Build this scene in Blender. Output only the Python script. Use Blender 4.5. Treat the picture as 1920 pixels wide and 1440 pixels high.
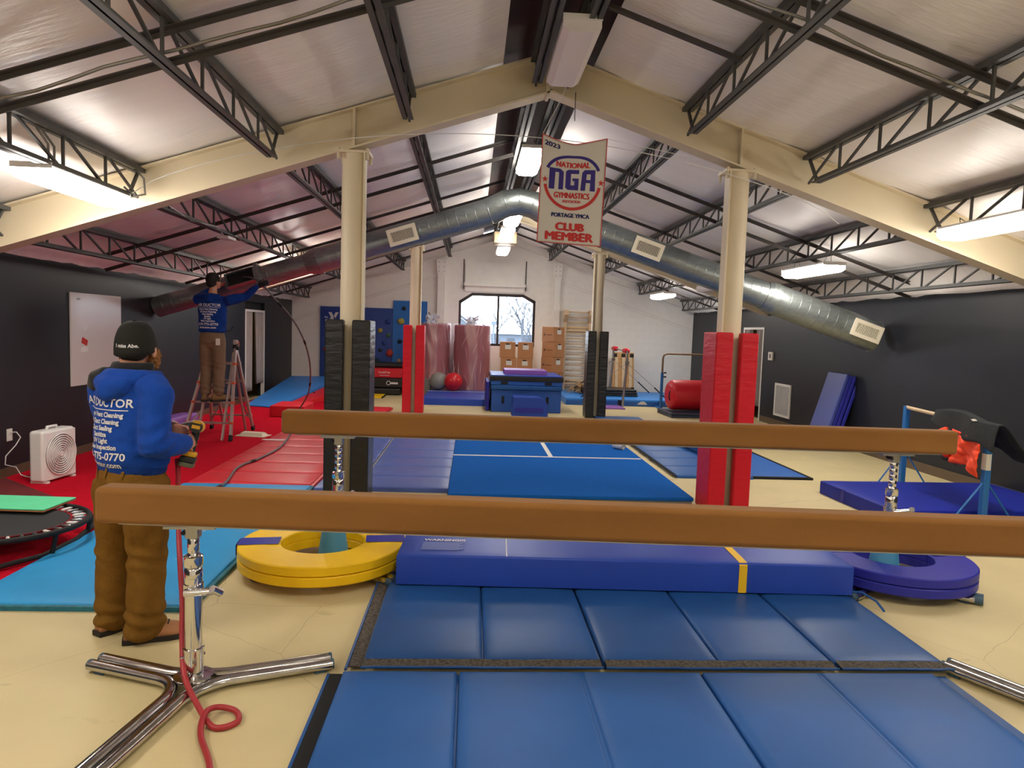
import bpy, bmesh, math, random
from mathutils import Vector, Matrix, noise
from mathutils.bvhtree import BVHTree

rnd = random.Random(7)
for o in list(bpy.data.objects):
    bpy.data.objects.remove(o, do_unlink=True)
scene = bpy.context.scene
C = scene.collection

# ------------------------------------------------------------------ camera
cam_d = bpy.data.cameras.new('camera')
cam_d.sensor_width = 36.0
cam_d.lens = 1300.0 / 1920.0 * 36.0
cam_d.clip_start = 0.05
cam_d.clip_end = 400
cam = bpy.data.objects.new('camera', cam_d)
C.objects.link(cam)
yaw, pitch, roll = math.radians(3.4), math.radians(-4.35), math.radians(1.9)
Fv = Vector((math.sin(yaw) * math.cos(pitch), math.cos(yaw) * math.cos(pitch), math.sin(pitch)))
Rv = Vector((math.cos(yaw), -math.sin(yaw), 0))
Uv = Rv.cross(Fv)
R2 = Rv * math.cos(roll) + Uv * math.sin(roll)
U2 = -Rv * math.sin(roll) + Uv * math.cos(roll)
cam.matrix_world = Matrix(((R2.x, U2.x, -Fv.x, 0), (R2.y, U2.y, -Fv.y, 0), (R2.z, U2.z, -Fv.z, 1.8), (0, 0, 0, 1)))
scene.camera = cam

# ------------------------------------------------------------------ world: bright overcast winter sky
world = bpy.data.worlds.new('overcast_sky')
scene.world = world
world.use_nodes = True
wn = world.node_tree.nodes
bg = wn['Background']
bg.inputs['Color'].default_value = (0.86, 0.93, 1.0, 1)
bg.inputs['Strength'].default_value = 8.0
LAMP = 37.0          # emission of a lit ceiling lamp lens

# ------------------------------------------------------------------ exposure
scene.view_settings.view_transform = 'Standard'
scene.view_settings.look = 'None'
scene.view_settings.gamma = 1.0
scene.view_settings.use_curve_mapping = False
scene.view_settings.exposure = 0.0
scene.cycles.max_bounces = 7
scene.cycles.diffuse_bounces = 4
scene.cycles.glossy_bounces = 3
scene.cycles.adaptive_threshold = 0.04

# ------------------------------------------------------------------ materials
def lin(h):
    h = h.lstrip('#')
    out = []
    for i in (0, 2, 4):
        c = int(h[i:i + 2], 16) / 255.0
        out.append(c / 12.92 if c <= 0.04045 else ((c + 0.055) / 1.055) ** 2.4)
    return (out[0], out[1], out[2], 1.0)

def mat(name, col, rough=0.5, metal=0.0, vary=0.0, vscale=6.0, bump=0.0, bscale=40.0, stretch=(1, 1, 1),
        emit=0.0, ecol=None, alpha=1.0, sheen=0.0, coat=0.0, spec=0.5, col2=None, rvary=0.0):
    m = bpy.data.materials.new(name)
    m.use_nodes = True
    nt = m.node_tree
    b = nt.nodes['Principled BSDF']
    c = lin(col) if isinstance(col, str) else col
    b.inputs['Base Color'].default_value = c
    b.inputs['Roughness'].default_value = rough
    b.inputs['Metallic'].default_value = metal
    b.inputs['Specular IOR Level'].default_value = spec
    if sheen:
        b.inputs['Sheen Weight'].default_value = sheen
    if coat:
        b.inputs['Coat Weight'].default_value = coat
    if alpha < 1:
        b.inputs['Alpha'].default_value = alpha
    if emit:
        b.inputs['Emission Color'].default_value = lin(ecol) if ecol else c
        b.inputs['Emission Strength'].default_value = emit
    if vary or bump or rvary:
        tc = nt.nodes.new('ShaderNodeTexCoord')
        mp = nt.nodes.new('ShaderNodeMapping')
        mp.inputs['Scale'].default_value = stretch
        nt.links.new(tc.outputs['Object'], mp.inputs['Vector'])
    if vary or rvary:
        nz = nt.nodes.new('ShaderNodeTexNoise')
        nz.inputs['Scale'].default_value = vscale
        nz.inputs['Detail'].default_value = 6
        nt.links.new(mp.outputs['Vector'], nz.inputs['Vector'])
    if vary:
        rp = nt.nodes.new('ShaderNodeValToRGB')
        rp.color_ramp.elements[0].position = 0.3
        rp.color_ramp.elements[1].position = 0.72
        if col2:
            lo, hi = c, lin(col2)
        else:
            lo = tuple(max(0, v * (1 - vary)) for v in c[:3]) + (1,)
            hi = tuple(min(1, v * (1 + vary)) for v in c[:3]) + (1,)
        rp.color_ramp.elements[0].color = lo
        rp.color_ramp.elements[1].color = hi
        nt.links.new(nz.outputs['Fac'], rp.inputs['Fac'])
        nt.links.new(rp.outputs['Color'], b.inputs['Base Color'])
    if rvary:
        mr = nt.nodes.new('ShaderNodeMapRange')
        mr.inputs['To Min'].default_value = max(0.02, rough - rvary)
        mr.inputs['To Max'].default_value = min(1, rough + rvary)
        nt.links.new(nz.outputs['Fac'], mr.inputs['Value'])
        nt.links.new(mr.outputs['Result'], b.inputs['Roughness'])
    if bump:
        n2 = nt.nodes.new('ShaderNodeTexNoise')
        n2.inputs['Scale'].default_value = bscale
        n2.inputs['Detail'].default_value = 4
        nt.links.new(mp.outputs['Vector'], n2.inputs['Vector'])
        bp = nt.nodes.new('ShaderNodeBump')
        bp.inputs['Strength'].default_value = bump
        bp.inputs['Distance'].default_value = 0.02
        nt.links.new(n2.outputs['Fac'], bp.inputs['Height'])
        nt.links.new(bp.outputs['Normal'], b.inputs['Normal'])
    return m

def glass_mat(name, tint, gloss=0.08, rough=0.05):
    m = bpy.data.materials.new(name)
    m.use_nodes = True
    nt = m.node_tree
    nt.nodes.clear()
    o = nt.nodes.new('ShaderNodeOutputMaterial')
    t = nt.nodes.new('ShaderNodeBsdfTransparent')
    t.inputs['Color'].default_value = tint
    g = nt.nodes.new('ShaderNodeBsdfGlossy')
    g.inputs['Roughness'].default_value = rough
    x = nt.nodes.new('ShaderNodeMixShader')
    x.inputs['Fac'].default_value = gloss
    nt.links.new(t.outputs[0], x.inputs[1])
    nt.links.new(g.outputs[0], x.inputs[2])
    nt.links.new(x.outputs[0], o.inputs['Surface'])
    return m

M = {}
def floor_material():
    m = mat('painted_concrete', '#cfbf90', rough=0.55, vary=0.07, vscale=1.4, bump=0.06, bscale=60)
    nt = m.node_tree
    b = nt.nodes['Principled BSDF']
    src = b.inputs['Base Color'].links[0].from_socket
    tc = nt.nodes.new('ShaderNodeTexCoord')
    # hairline cracks
    nz = nt.nodes.new('ShaderNodeTexNoise'); nz.inputs['Scale'].default_value = 1.5; nz.inputs['Detail'].default_value = 5
    nt.links.new(tc.outputs['Object'], nz.inputs['Vector'])
    mx = nt.nodes.new('ShaderNodeMixRGB'); mx.inputs['Fac'].default_value = 0.16
    nt.links.new(tc.outputs['Object'], mx.inputs['Color1']); nt.links.new(nz.outputs['Color'], mx.inputs['Color2'])
    vo = nt.nodes.new('ShaderNodeTexVoronoi'); vo.feature = 'DISTANCE_TO_EDGE'; vo.inputs['Scale'].default_value = 0.42
    nt.links.new(mx.outputs['Color'], vo.inputs['Vector'])
    lt = nt.nodes.new('ShaderNodeMath'); lt.operation = 'LESS_THAN'; lt.inputs[1].default_value = 0.0007
    nt.links.new(vo.outputs['Distance'], lt.inputs[0])
    # dark smudges
    n3 = nt.nodes.new('ShaderNodeTexNoise'); n3.inputs['Scale'].default_value = 2.6; n3.inputs['Detail'].default_value = 8
    mp = nt.nodes.new('ShaderNodeMapping'); mp.inputs['Scale'].default_value = (1, 2.2, 1)
    nt.links.new(tc.outputs['Object'], mp.inputs['Vector']); nt.links.new(mp.outputs['Vector'], n3.inputs['Vector'])
    rp = nt.nodes.new('ShaderNodeValToRGB')
    rp.color_ramp.elements[0].position = 0.66; rp.color_ramp.elements[0].color = (0, 0, 0, 1)
    rp.color_ramp.elements[1].position = 0.76; rp.color_ramp.elements[1].color = (0.55, 0.55, 0.55, 1)
    nt.links.new(n3.outputs['Fac'], rp.inputs['Fac'])
    m1 = nt.nodes.new('ShaderNodeMixRGB'); m1.inputs['Color2'].default_value = lin('#8a7b58')
    nt.links.new(rp.outputs['Color'], m1.inputs['Fac']); nt.links.new(src, m1.inputs['Color1'])
    m2 = nt.nodes.new('ShaderNodeMixRGB'); m2.inputs['Color2'].default_value = lin('#b3a47c')
    nt.links.new(lt.outputs[0], m2.inputs['Fac']); nt.links.new(m1.outputs['Color'], m2.inputs['Color1'])
    nt.links.new(m2.outputs['Color'], b.inputs['Base Color'])
    return m

M['floor'] = floor_material()
M['wall_dark'] = mat('dark_slate_paint', '#212329', rough=0.45, vary=0.06, vscale=2.0, bump=0.08, bscale=120, spec=0.35)
M['wall_white'] = mat('white_block_paint', '#f6f4ee', rough=0.6, vary=0.03, vscale=5, bump=0.1, bscale=90)
M['tan_block'] = mat('tan_block', '#6e6448', rough=0.8, vary=0.15, vscale=3)
M['base_brown'] = mat('brown_vinyl_base', '#5c4c3a', rough=0.5, vary=0.1)
M['liner'] = mat('vinyl_insulation', '#f8f3ef', rough=0.36, vary=0.03, vscale=1.2, bump=0.35, bscale=5, stretch=(1, 4, 1), spec=0.6)
M['deck'] = mat('dark_red_deck', '#4a2b26', rough=0.6, vary=0.15)
M['frame'] = mat('cream_steel', '#ded0b2', rough=0.5, vary=0.03, vscale=2)
M['joist'] = mat('grey_primer', '#4d4d4b', rough=0.55, vary=0.12, vscale=8)
M['bridge'] = mat('brown_primer', '#45403d', rough=0.6, vary=0.12, vscale=8)
M['conduit'] = mat('galvanised_conduit', '#8f8c86', rough=0.4, metal=0.6)
M['duct'] = mat('galvanised_duct', '#8d9493', rough=0.36, metal=0.75, vary=0.14, vscale=9, stretch=(1, 3, 3), rvary=0.08)
M['grille'] = mat('cream_grille', '#e6dcc4', rough=0.5)
M['black'] = mat('matte_black', '#0c0c0d', rough=0.7)
M['white'] = mat('white_enamel', '#e8e6e2', rough=0.4)
M['lens'] = mat('lit_lens', '#ffffff', rough=0.5, emit=LAMP, ecol='#fff7ec')
M['lens_dim'] = mat('lit_lens_old', '#ffffff', rough=0.5, emit=LAMP * 0.45, ecol='#fff7ec')
M['lens_off'] = mat('unlit_lens', '#e8dfe0', rough=0.3)
M['suede'] = mat('beam_suede', '#8a5f30', rough=0.95, vary=0.12, vscale=3, stretch=(0.5, 2, 2), bump=0.12, bscale=200, sheen=0.12, spec=0.15)
M['chrome'] = mat('chrome', '#d8d8da', rough=0.1, metal=1.0, rvary=0.04)
M['chrome_leg'] = mat('chromed_channel', '#c4c2c0', rough=0.16, metal=1.0, vary=0.12, vscale=14, rvary=0.08)
M['rubber'] = mat('blue_rubber', '#40596b', rough=0.7)
M['mat_blue'] = mat('blue_vinyl', '#255a9e', rough=0.46, vary=0.08, vscale=3, bump=0.15, bscale=3, rvary=0.06, spec=0.28)
M['mat_blue2'] = mat('blue_vinyl_worn', '#1f4f8c', rough=0.42, vary=0.12, vscale=2.5, bump=0.22, bscale=2.6, rvary=0.07, spec=0.32)
M['mat_royal'] = mat('royal_vinyl', '#2447ad', rough=0.42, vary=0.05, vscale=2, bump=0.2, bscale=3, stretch=(1.4, 0.5, 1), spec=0.35)
M['mat_navy'] = mat('navy_vinyl', '#2c2f9c', rough=0.44, vary=0.05, vscale=3, bump=0.25, bscale=4, spec=0.3)
M['mat_deep'] = mat('deep_navy_vinyl', '#1c2a96', rough=0.5, vary=0.12, vscale=3, bump=0.1, bscale=10, spec=0.25)
M['mat_slate'] = mat('slate_blue_vinyl', '#5067b0', rough=0.38, vary=0.08, vscale=3, bump=0.2, bscale=6, stretch=(1, 3, 1), spec=0.4)
M['mat_sky'] = mat('sky_vinyl', '#3d8ce0', rough=0.45, vary=0.06, vscale=3, bump=0.2, bscale=4, spec=0.3)
M['mat_cyan'] = mat('cyan_vinyl', '#2f9ad8', rough=0.45, vary=0.06, vscale=3, bump=0.15, bscale=5, spec=0.3)
M['mat_red'] = mat('red_vinyl', '#d6202f', rough=0.4, vary=0.04, vscale=2, bump=0.2, bscale=4, stretch=(0.7, 2, 1), spec=0.4)
M['pad_red'] = mat('red_pad_vinyl', '#cc1428', rough=0.4, bump=0.4, bscale=5, stretch=(1, 1, 3), spec=0.35)
M['pad_black'] = mat('black_pad_vinyl', '#1b1b1c', rough=0.34, bump=0.5, bscale=6, stretch=(1, 1, 3))
M['mat_yellow'] = mat('yellow_vinyl', '#ffcb12', rough=0.42, vary=0.04, vscale=5, bump=0.25, bscale=8, spec=0.35)
M['mat_purple'] = mat('purple_vinyl', '#8a55b0', rough=0.5, bump=0.2)
M['mat_black'] = mat('black_vinyl', '#161617', rough=0.4, bump=0.25, bscale=8)
M['carpet_blue'] = mat('blue_carpet', '#1f63b8', rough=1.0, vary=0.08, vscale=40, bump=0.3, bscale=300, spec=0.05)
M['carpet_red'] = mat('red_carpet', '#c3142a', rough=1.0, vary=0.10, vscale=30, bump=0.3, bscale=300, spec=0.05)
M['maroon'] = mat('maroon_shadow_and_edge', '#6e1f22', rough=0.9, vary=0.1, vscale=12)
M['velcro'] = mat('dusty_velcro', '#2c2620', rough=0.95, vary=0.5, vscale=60, col2='#6a6258')
M['velcro_black'] = mat('black_velcro', '#131313', rough=0.95)
M['tape_white'] = mat('white_tape', '#e6e3dc', rough=0.6)
M['tape_yellow'] = mat('yellow_tape', '#f5c41c', rough=0.45)
M['print_white'] = mat('white_print', '#d9dadd', rough=0.6)
M['print_blue'] = mat('print_violet_blue', '#33257d', rough=0.7)
M['print_red'] = mat('print_red', '#c5302c', rough=0.7)
M['print_navy'] = mat('print_navy', '#231f5c', rough=0.7)
M['banner'] = mat('banner_cloth', '#d5d0c3', rough=0.75, bump=0.15, bscale=4)
M['wood'] = mat('birch', '#c9995e', rough=0.5, vary=0.12, vscale=5, stretch=(1, 1, 8))
M['wood_pale'] = mat('pale_beech', '#dcc19a', rough=0.5, vary=0.08, vscale=5)
M['cardboard'] = mat('cardboard', '#b98257', rough=0.85, vary=0.05, vscale=4)
M['paper'] = mat('paper', '#ddd9cf', rough=0.8)
M['blue_steel'] = mat('blue_steel', '#2a6fb5', rough=0.4)
M['brown_rail'] = mat('brown_rail', '#7b6249', rough=0.5)
M['steel'] = mat('satin_steel', '#a8a8a8', rough=0.3, metal=0.9)
M['alu'] = mat('ladder_aluminium', '#b9aca4', rough=0.38, metal=0.75)
M['orange'] = mat('orange_plastic', '#c8502a', rough=0.5)
M['ball_red'] = mat('red_ball', '#d2202a', rough=0.3)
M['ball_grey'] = mat('grey_ball', '#8c8c85', rough=0.35)
M['foil'] = glass_mat('clear_poly_wrap', (0.97, 0.94, 0.95, 1), 0.2, 0.22)
M['roll_pink'] = mat('pink_foam_roll', '#b9737c', rough=0.6, vary=0.08, vscale=3)
M['glass'] = glass_mat('window_glass', (0.96, 0.98, 1.0, 1), 0.05, 0.02)
M['win_frame'] = mat('bronze_frame', '#33272a', rough=0.4)
M['climb_dark'] = mat('climbing_panel_blue', '#274a9a', rough=0.5, vary=0.06)
M['climb_light'] = mat('climbing_panel_bright', '#1f72c8', rough=0.5, vary=0.05)
M['whiteboard'] = mat('whiteboard', '#d8d2ce', rough=0.25)
M['curtain'] = mat('grey_curtain', '#a39b98', rough=0.9, vary=0.06)
M['hoodie'] = mat('royal_fleece', '#1b459f', rough=1.0, vary=0.06, vscale=20, sheen=0.06, bump=0.2, bscale=90, spec=0.1)
M['hoodie_dark'] = mat('royal_fleece_deep', '#16377f', rough=1.0, vary=0.06, vscale=20, sheen=0.05, bump=0.2, bscale=90, spec=0.1)
M['fleece_black'] = mat('black_fleece', '#121317', rough=0.95, sheen=0.2)
M['duck'] = mat('brown_duck_canvas', '#74521f', rough=0.95, vary=0.12, vscale=12, bump=0.25, bscale=60, spec=0.15)
M['khaki'] = mat('khaki_canvas', '#77614a', rough=0.9, vary=0.10, vscale=12, bump=0.25, bscale=60)
M['skin'] = mat('skin', '#c98f74', rough=0.55, vary=0.06, vscale=12)
M['hair_dark'] = mat('dark_hair', '#15110f', rough=0.7, bump=0.4, bscale=80)
M['beard'] = mat('ginger_beard', '#8a5a2e', rough=0.9, vary=0.3, vscale=60, bump=0.6, bscale=90)
M['cap'] = mat('black_cap', '#15140f', rough=0.9, bump=0.2, bscale=150)
M['boot'] = mat('tan_leather', '#a5714b', rough=0.65, vary=0.12, vscale=14)
M['boot2'] = mat('brown_leather', '#7a5a32', rough=0.7, vary=0.12, vscale=14)
M['sole'] = mat('dark_sole', '#241d18', rough=0.8)
M['drill_y'] = mat('drill_yellow', '#e0a418', rough=0.45)
M['drill_k'] = mat('drill_black', '#1b1b18', rough=0.5)
M['drill_g'] = mat('drill_olive', '#5f6048', rough=0.5)
M['hose_red'] = mat('red_hose', '#a32a30', rough=0.45)
M['rod_grey'] = mat('grey_flex_rod', '#5f5a5c', rough=0.45)
M['green'] = mat('mint_vinyl', '#62d8a0', rough=0.6, vary=0.04)
M['tan_edge'] = mat('tan_edge', '#c08050', rough=0.7)
M['jacket_k'] = mat('black_jacket', '#14181b', rough=0.85, vary=0.1, vscale=10, bump=0.3, bscale=25)
M['jacket_o'] = mat('orange_jacket', '#f24a22', rough=0.7, vary=0.06, vscale=8, bump=0.3, bscale=20)
M['jacket_g'] = mat('grey_lining', '#6b5f5a', rough=0.8)
M['rope'] = mat('tan_rope', '#b58f62', rough=0.9, vary=0.2, vscale=30)
M['asphalt'] = mat('pale_ground', '#6e7276', rough=0.9)
M['bark'] = mat('grey_bark', '#4c525c', rough=0.9)
M['hedge'] = mat('bare_twigs', '#9aa8b4', rough=0.9)
M['house'] = mat('pale_siding', '#5f6a78', rough=0.8)
M['house_roof'] = mat('slate_roof', '#454c57', rough=0.8)

# ------------------------------------------------------------------ mesh builder
class MB:
    def __init__(s):
        s.v = []; s.f = []
    def add(s, vs, fs):
        k = len(s.v)
        s.v += [Vector(p) for p in vs]
        s.f += [tuple(i + k for i in f) for f in fs]
        return s
    def box(s, x0, x1, y0, y1, z0, z1):
        return s.add([(x0, y0, z0), (x1, y0, z0), (x1, y1, z0), (x0, y1, z0), (x0, y0, z1), (x1, y0, z1), (x1, y1, z1), (x0, y1, z1)],
                     [(0, 3, 2, 1), (4, 5, 6, 7), (0, 1, 5, 4), (1, 2, 6, 5), (2, 3, 7, 6), (3, 0, 4, 7)])
    def hexa(s, b4, t4):
        return s.add(list(b4) + list(t4), [(0, 3, 2, 1), (4, 5, 6, 7), (0, 1, 5, 4), (1, 2, 6, 5), (2, 3, 7, 6), (3, 0, 4, 7)])
    def bar(s, p0, p1, w, h, up=(0, 0, 1)):
        p0 = Vector(p0); p1 = Vector(p1)
        d = (p1 - p0).normalized(); u = Vector(up)
        a = d.cross(u)
        if a.length < 1e-4:
            a = d.cross(Vector((0, 1, 0)))
        a.normalize(); b = a.cross(d).normalized()
        a = a * w / 2; b = b * h / 2
        q = [p0 - a - b, p0 + a - b, p0 + a + b, p0 - a + b, p1 - a - b, p1 + a - b, p1 + a + b, p1 - a + b]
        return s.add(q, [(0, 1, 2, 3), (4, 7, 6, 5), (0, 4, 5, 1), (1, 5, 6, 2), (2, 6, 7, 3), (3, 7, 4, 0)])
    def tube(s, pts, r, n=8, cap=True, flat=1.0):
        pts = [Vector(p) for p in pts]
        k = len(pts)
        rs = r if isinstance(r, (list, tuple)) else [r] * k
        t0 = (pts[1] - pts[0]).normalized()
        a = t0.orthogonal().normalized()
        rings = []
        for i in range(k):
            if i == 0: t = pts[1] - pts[0]
            elif i == k - 1: t = pts[-1] - pts[-2]
            else: t = (pts[i + 1] - pts[i]).normalized() + (pts[i] - pts[i - 1]).normalized()
            t.normalize()
            a = (a - t * a.dot(t)).normalized()
            b = t.cross(a)
            rings.append([pts[i] + (a * math.cos(2 * math.pi * j / n) + b * math.sin(2 * math.pi * j / n) * flat) * rs[i] for j in range(n)])
        return s.loft(rings, cap)
    def loft(s, rings, cap=True, closed=True):
        n = len(rings[0]); vs = [p for r in rings for p in r]; fs = []
        for i in range(len(rings) - 1):
            for j in range(n if closed else n - 1):
                fs.append((i * n + j, i * n + (j + 1) % n, (i + 1) * n + (j + 1) % n, (i + 1) * n + j))
        if cap:
            fs.append(tuple(reversed(range(n))))
            fs.append(tuple((len(rings) - 1) * n + j for j in range(n)))
        return s.add(vs, fs)
    def lathe(s, prof, c=(0, 0, 0), n=24, axis='z', cap=True):
        rings = []
        for r, h in prof:
            ring = []
            for j in range(n):
                a = 2 * math.pi * j / n
                x, y = r * math.cos(a), r * math.sin(a)
                p = {'z': (x, y, h), 'y': (x, h, -y), 'x': (h, x, y)}[axis]
                ring.append(Vector(p) + Vector(c))
            rings.append(ring)
        return s.loft(rings, cap)
    def prism(s, poly, h0, h1, plane='xy'):
        def P(u, v, h):
            return {'xy': (u, v, h), 'xz': (u, h, v), 'yz': (h, u, v)}[plane]
        n = len(poly)
        vs = [P(u, v, h0) for u, v in poly] + [P(u, v, h1) for u, v in poly]
        fs = [tuple(range(n)), tuple(reversed(range(n, 2 * n)))] + [(j, j + n, (j + 1) % n + n, (j + 1) % n) for j in range(n)]
        return s.add(vs, fs)
    def grid(s, fn, nu, nv):
        vs = [fn(i / nu, j / nv) for j in range(nv + 1) for i in range(nu + 1)]
        fs = [(j * (nu + 1) + i, j * (nu + 1) + i + 1, (j + 1) * (nu + 1) + i + 1, (j + 1) * (nu + 1) + i) for j in range(nv) for i in range(nu)]
        return s.add(vs, fs)
    def ball(s, c, rx, ry=None, rz=None, n=16, m=10):
        ry = ry or rx; rz = rz or rx
        prof = []
        c = Vector(c); rings = []
        for i in range(1, m):
            t = math.pi * i / m
            rings.append([c + Vector((rx * math.sin(t) * math.cos(2 * math.pi * j / n), ry * math.sin(t) * math.sin(2 * math.pi * j / n), -rz * math.cos(t))) for j in range(n)])
        k = len(s.v)
        s.loft(rings, False)
        b = len(s.v); s.v += [c + Vector((0, 0, -rz)), c + Vector((0, 0, rz))]
        for j in range(n):
            s.f.append((k + (j + 1) % n, k + j, b))
            s.f.append((k + (m - 2) * n + j, k + (m - 2) * n + (j + 1) % n, b + 1))
        return s
    def xf(s, mtx):
        s.v = [mtx @ p for p in s.v]; return s
    def mesh(s, name, fix=True):
        me = bpy.data.meshes.new(name)
        me.from_pydata([tuple(p) for p in s.v], [], s.f)
        me.validate()
        if fix:
            bm = bmesh.new(); bm.from_mesh(me)
            bmesh.ops.recalc_face_normals(bm, faces=bm.faces)
            bm.to_mesh(me); bm.free()
        me.update()
        return me
    def build(s, name, m, parent=None, smooth=False, bevel=0.0, seg=2, fix=True):
        return link(name, s.mesh(name, fix), m, parent, smooth, bevel, seg)

def link(name, me, m, parent=None, smooth=False, bevel=0.0, seg=2):
    o = bpy.data.objects.new(name, me)
    if m is not None and not me.materials:
        me.materials.append(M[m] if isinstance(m, str) else m)
    C.objects.link(o)
    if parent: o.parent = parent
    if smooth == 'auto':
        me.polygons.foreach_set('use_smooth', [True] * len(me.polygons))
        me.set_sharp_from_angle(angle=math.radians(38))
    elif smooth:
        me.polygons.foreach_set('use_smooth', [True] * len(me.polygons))
    if bevel:
        b = o.modifiers.new('bevel', 'BEVEL'); b.width = bevel; b.segments = seg; b.limit_method = 'ANGLE'; b.angle_limit = math.radians(50)
        if smooth is False:
            me.polygons.foreach_set('use_smooth', [True] * len(me.polygons))
            b.harden_normals = True
    return o

def tag(o, label, cat, group=None):
    o['label'] = label; o['category'] = cat
    if group: o['group'] = group
    return o

def thing(name, label, cat, loc=(0, 0, 0), rz=0.0, group=None, rot=None):
    o = bpy.data.objects.new(name, None)
    o.empty_display_size = 0.1
    C.objects.link(o); o.location = loc
    o.rotation_euler = rot if rot else (0, 0, rz)
    return tag(o, label, cat, group)

def struct(o):
    o['kind'] = 'structure'; return o

def box(name, x0, x1, y0, y1, z0, z1, m, parent=None, bevel=0.0, seg=2):
    return MB().box(x0, x1, y0, y1, z0, z1).build(name, m, parent, bevel=bevel, seg=seg)

# ------------------------------------------------------------------ lettering
def glyphs(s, size, bold=0.0, align='CENTER'):
    cu = bpy.data.curves.new('lettering', 'FONT')
    cu.body = s; cu.size = size; cu.align_x = align; cu.align_y = 'CENTER'; cu.offset = bold; cu.resolution_u = 3
    o = bpy.data.objects.new('lettering', cu); C.objects.link(o)
    bpy.context.view_layer.update()
    me = bpy.data.meshes.new_from_object(o)
    vs = [v.co.copy() for v in me.vertices]; fs = [tuple(p.vertices) for p in me.polygons]
    bpy.data.objects.remove(o); bpy.data.curves.remove(cu); bpy.data.meshes.remove(me)
    return vs, fs

def lettering(name, s, size, fn, m, parent=None, bold=0.0, align='CENTER', sx=1.0, slant=0.0, fit=None):
    vs, fs = glyphs(s, size, bold, align)
    if fit:
        xs = [v.x for v in vs]; ys = [v.y for v in vs]
        kx = fit[0] / (max(xs) - min(xs)); ky = fit[1] / (max(ys) - min(ys)); mx_ = (max(xs) + min(xs)) / 2; my_ = (max(ys) + min(ys)) / 2
        vs = [Vector(((v.x - mx_) * kx, (v.y - my_) * ky, 0)) for v in vs]
    b = MB(); b.add([fn(v.x * sx + v.y * slant, v.y) for v in vs], fs)
    return b.build(name, m, parent, fix=False)

# ================================================================== THE HALL
XL, XR, RX = -5.1, 6.43, 0.72          # side walls, ridge line
SL, ZT, ZB = 0.327, 4.58, 4.18         # roof pitch, liner height at ridge, underside of rafters at ridge
YB, YF = -5.0, 20.0                    # front wall behind camera, far wall
F0, F1, F2 = -0.6, 7.15, 14.9
def zr(x, top=ZT): return top - SL * abs(x - RX)

# floor
struct(box('floor', XL - 0.2, XR + 0.2, YB - 0.2, YF + 0.2, -0.2, 0.0, 'floor'))

# side walls with door openings
def wall_with_door(name, x0, x1, y0, y1, d0, d1, dz, top):
    b = MB()
    b.box(x0, x1, y0, d0, 0, top); b.box(x0, x1, d1, y1, 0, top); b.box(x0, x1, d0, d1, dz, top)
    return struct(b.build(name, 'wall_dark'))
wl = wall_with_door('wall_left', XL - 0.16, XL, YB, YF + 0.16, 15.95, 17.4, 2.28, 2.75)
wr = wall_with_door('wall_right', XR, XR + 0.16, YB, YF + 0.16, 15.0, 16.15, 2.07, 2.75)
wf = struct(box('wall_front', XL, XR, YB - 0.16, YB, 0, 4.7, 'wall_white'))
struct(MB().box(XL, XL + 0.015, YB, 15.92, 0, 0.11).box(XL, XL + 0.015, 17.45, YF, 0, 0.11).build('baseboard_left', 'base_brown'))
struct(MB().box(XR - 0.02, XR, YB, 14.95, 0, 0.13).box(XR - 0.02, XR, 16.2, YF, 0, 0.13).build('baseboard_right', 'base_brown'))

# side rooms seen through the doors
def side_room(name, x0, x1, y0, y1):
    b = MB()
    b.box(x0, x1, y0 - 0.1, y0, 0, 2.6); b.box(x0, x1, y1, y1 + 0.1, 0, 2.6)
    b.box(min(x0, x1), max(x0, x1), y0 - 0.1, y1 + 0.1, 2.6, 2.7)
    b.box(x0 - 0.1 if x0 < 0 else x1, x0 if x0 < 0 else x1 + 0.1, y0 - 0.1, y1 + 0.1, 0, 2.7)
    b.box(x0, x1, y0, y1, -0.1, 0.0)
    return struct(b.build(name, 'tan_block'))
side_room('wall_side_room_left', XL - 2.2, XL - 0.17, 15.2, 18.2)
side_room('wall_side_room_right', XR + 0.17, XR + 2.2, 14.4, 17.2)

def added_room_lamp(x, y, where):  # added lamp that brightens a side room behind its doorway
    o = MB().lathe([(0.1, -0.05), (0.14, 0.0), (0.14, 0.04)], (x, y, 2.54), 20).build('added_room_lamp', mat('added_room_lens_' + where, '#ffffff', emit=9, ecol='#ffdca8'))
    tag(o, 'small round lamp added to brighten the side room behind the %s doorway' % where, 'lamp')
added_room_lamp(XL - 1.2, 16.6, 'left'); added_room_lamp(XR + 1.2, 15.7, 'right')
# far wall with the clipped-corner window
WIN = [(-0.41, 1.36), (1.79, 1.36), (1.79, 2.68), (1.44, 2.86), (-0.04, 2.86), (-0.41, 2.62)]
def far_wall():
    b = MB()
    y0, y1 = YF, YF + 0.2
    top = lambda x: zr(x) + 0.05
    def pan(poly): b.prism(poly, y0, y1, 'xz')
    pan([(XL, 0), (-0.41, 0), (-0.41, top(-0.41)), (XL, top(XL))])
    pan([(1.79, 0), (XR, 0), (XR, top(XR)), (1.79, top(1.79))])
    pan([(-0.41, 0), (1.79, 0), (1.79, 1.36), (-0.41, 1.36)])
    pan([(-0.04, 2.86), (1.44, 2.86), (1.44, top(1.44)), (RX, top(RX)), (-0.04, top(-0.04))])
    pan([(-0.41, 2.62), (-0.04, 2.86), (-0.04, top(-0.04)), (-0.41, top(-0.41))])
    pan([(1.79, 2.68), (1.79, top(1.79)), (1.44, top(1.44)), (1.44, 2.86)])
    return struct(b.build('wall_back', 'wall_white'))
wb = far_wall()
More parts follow.
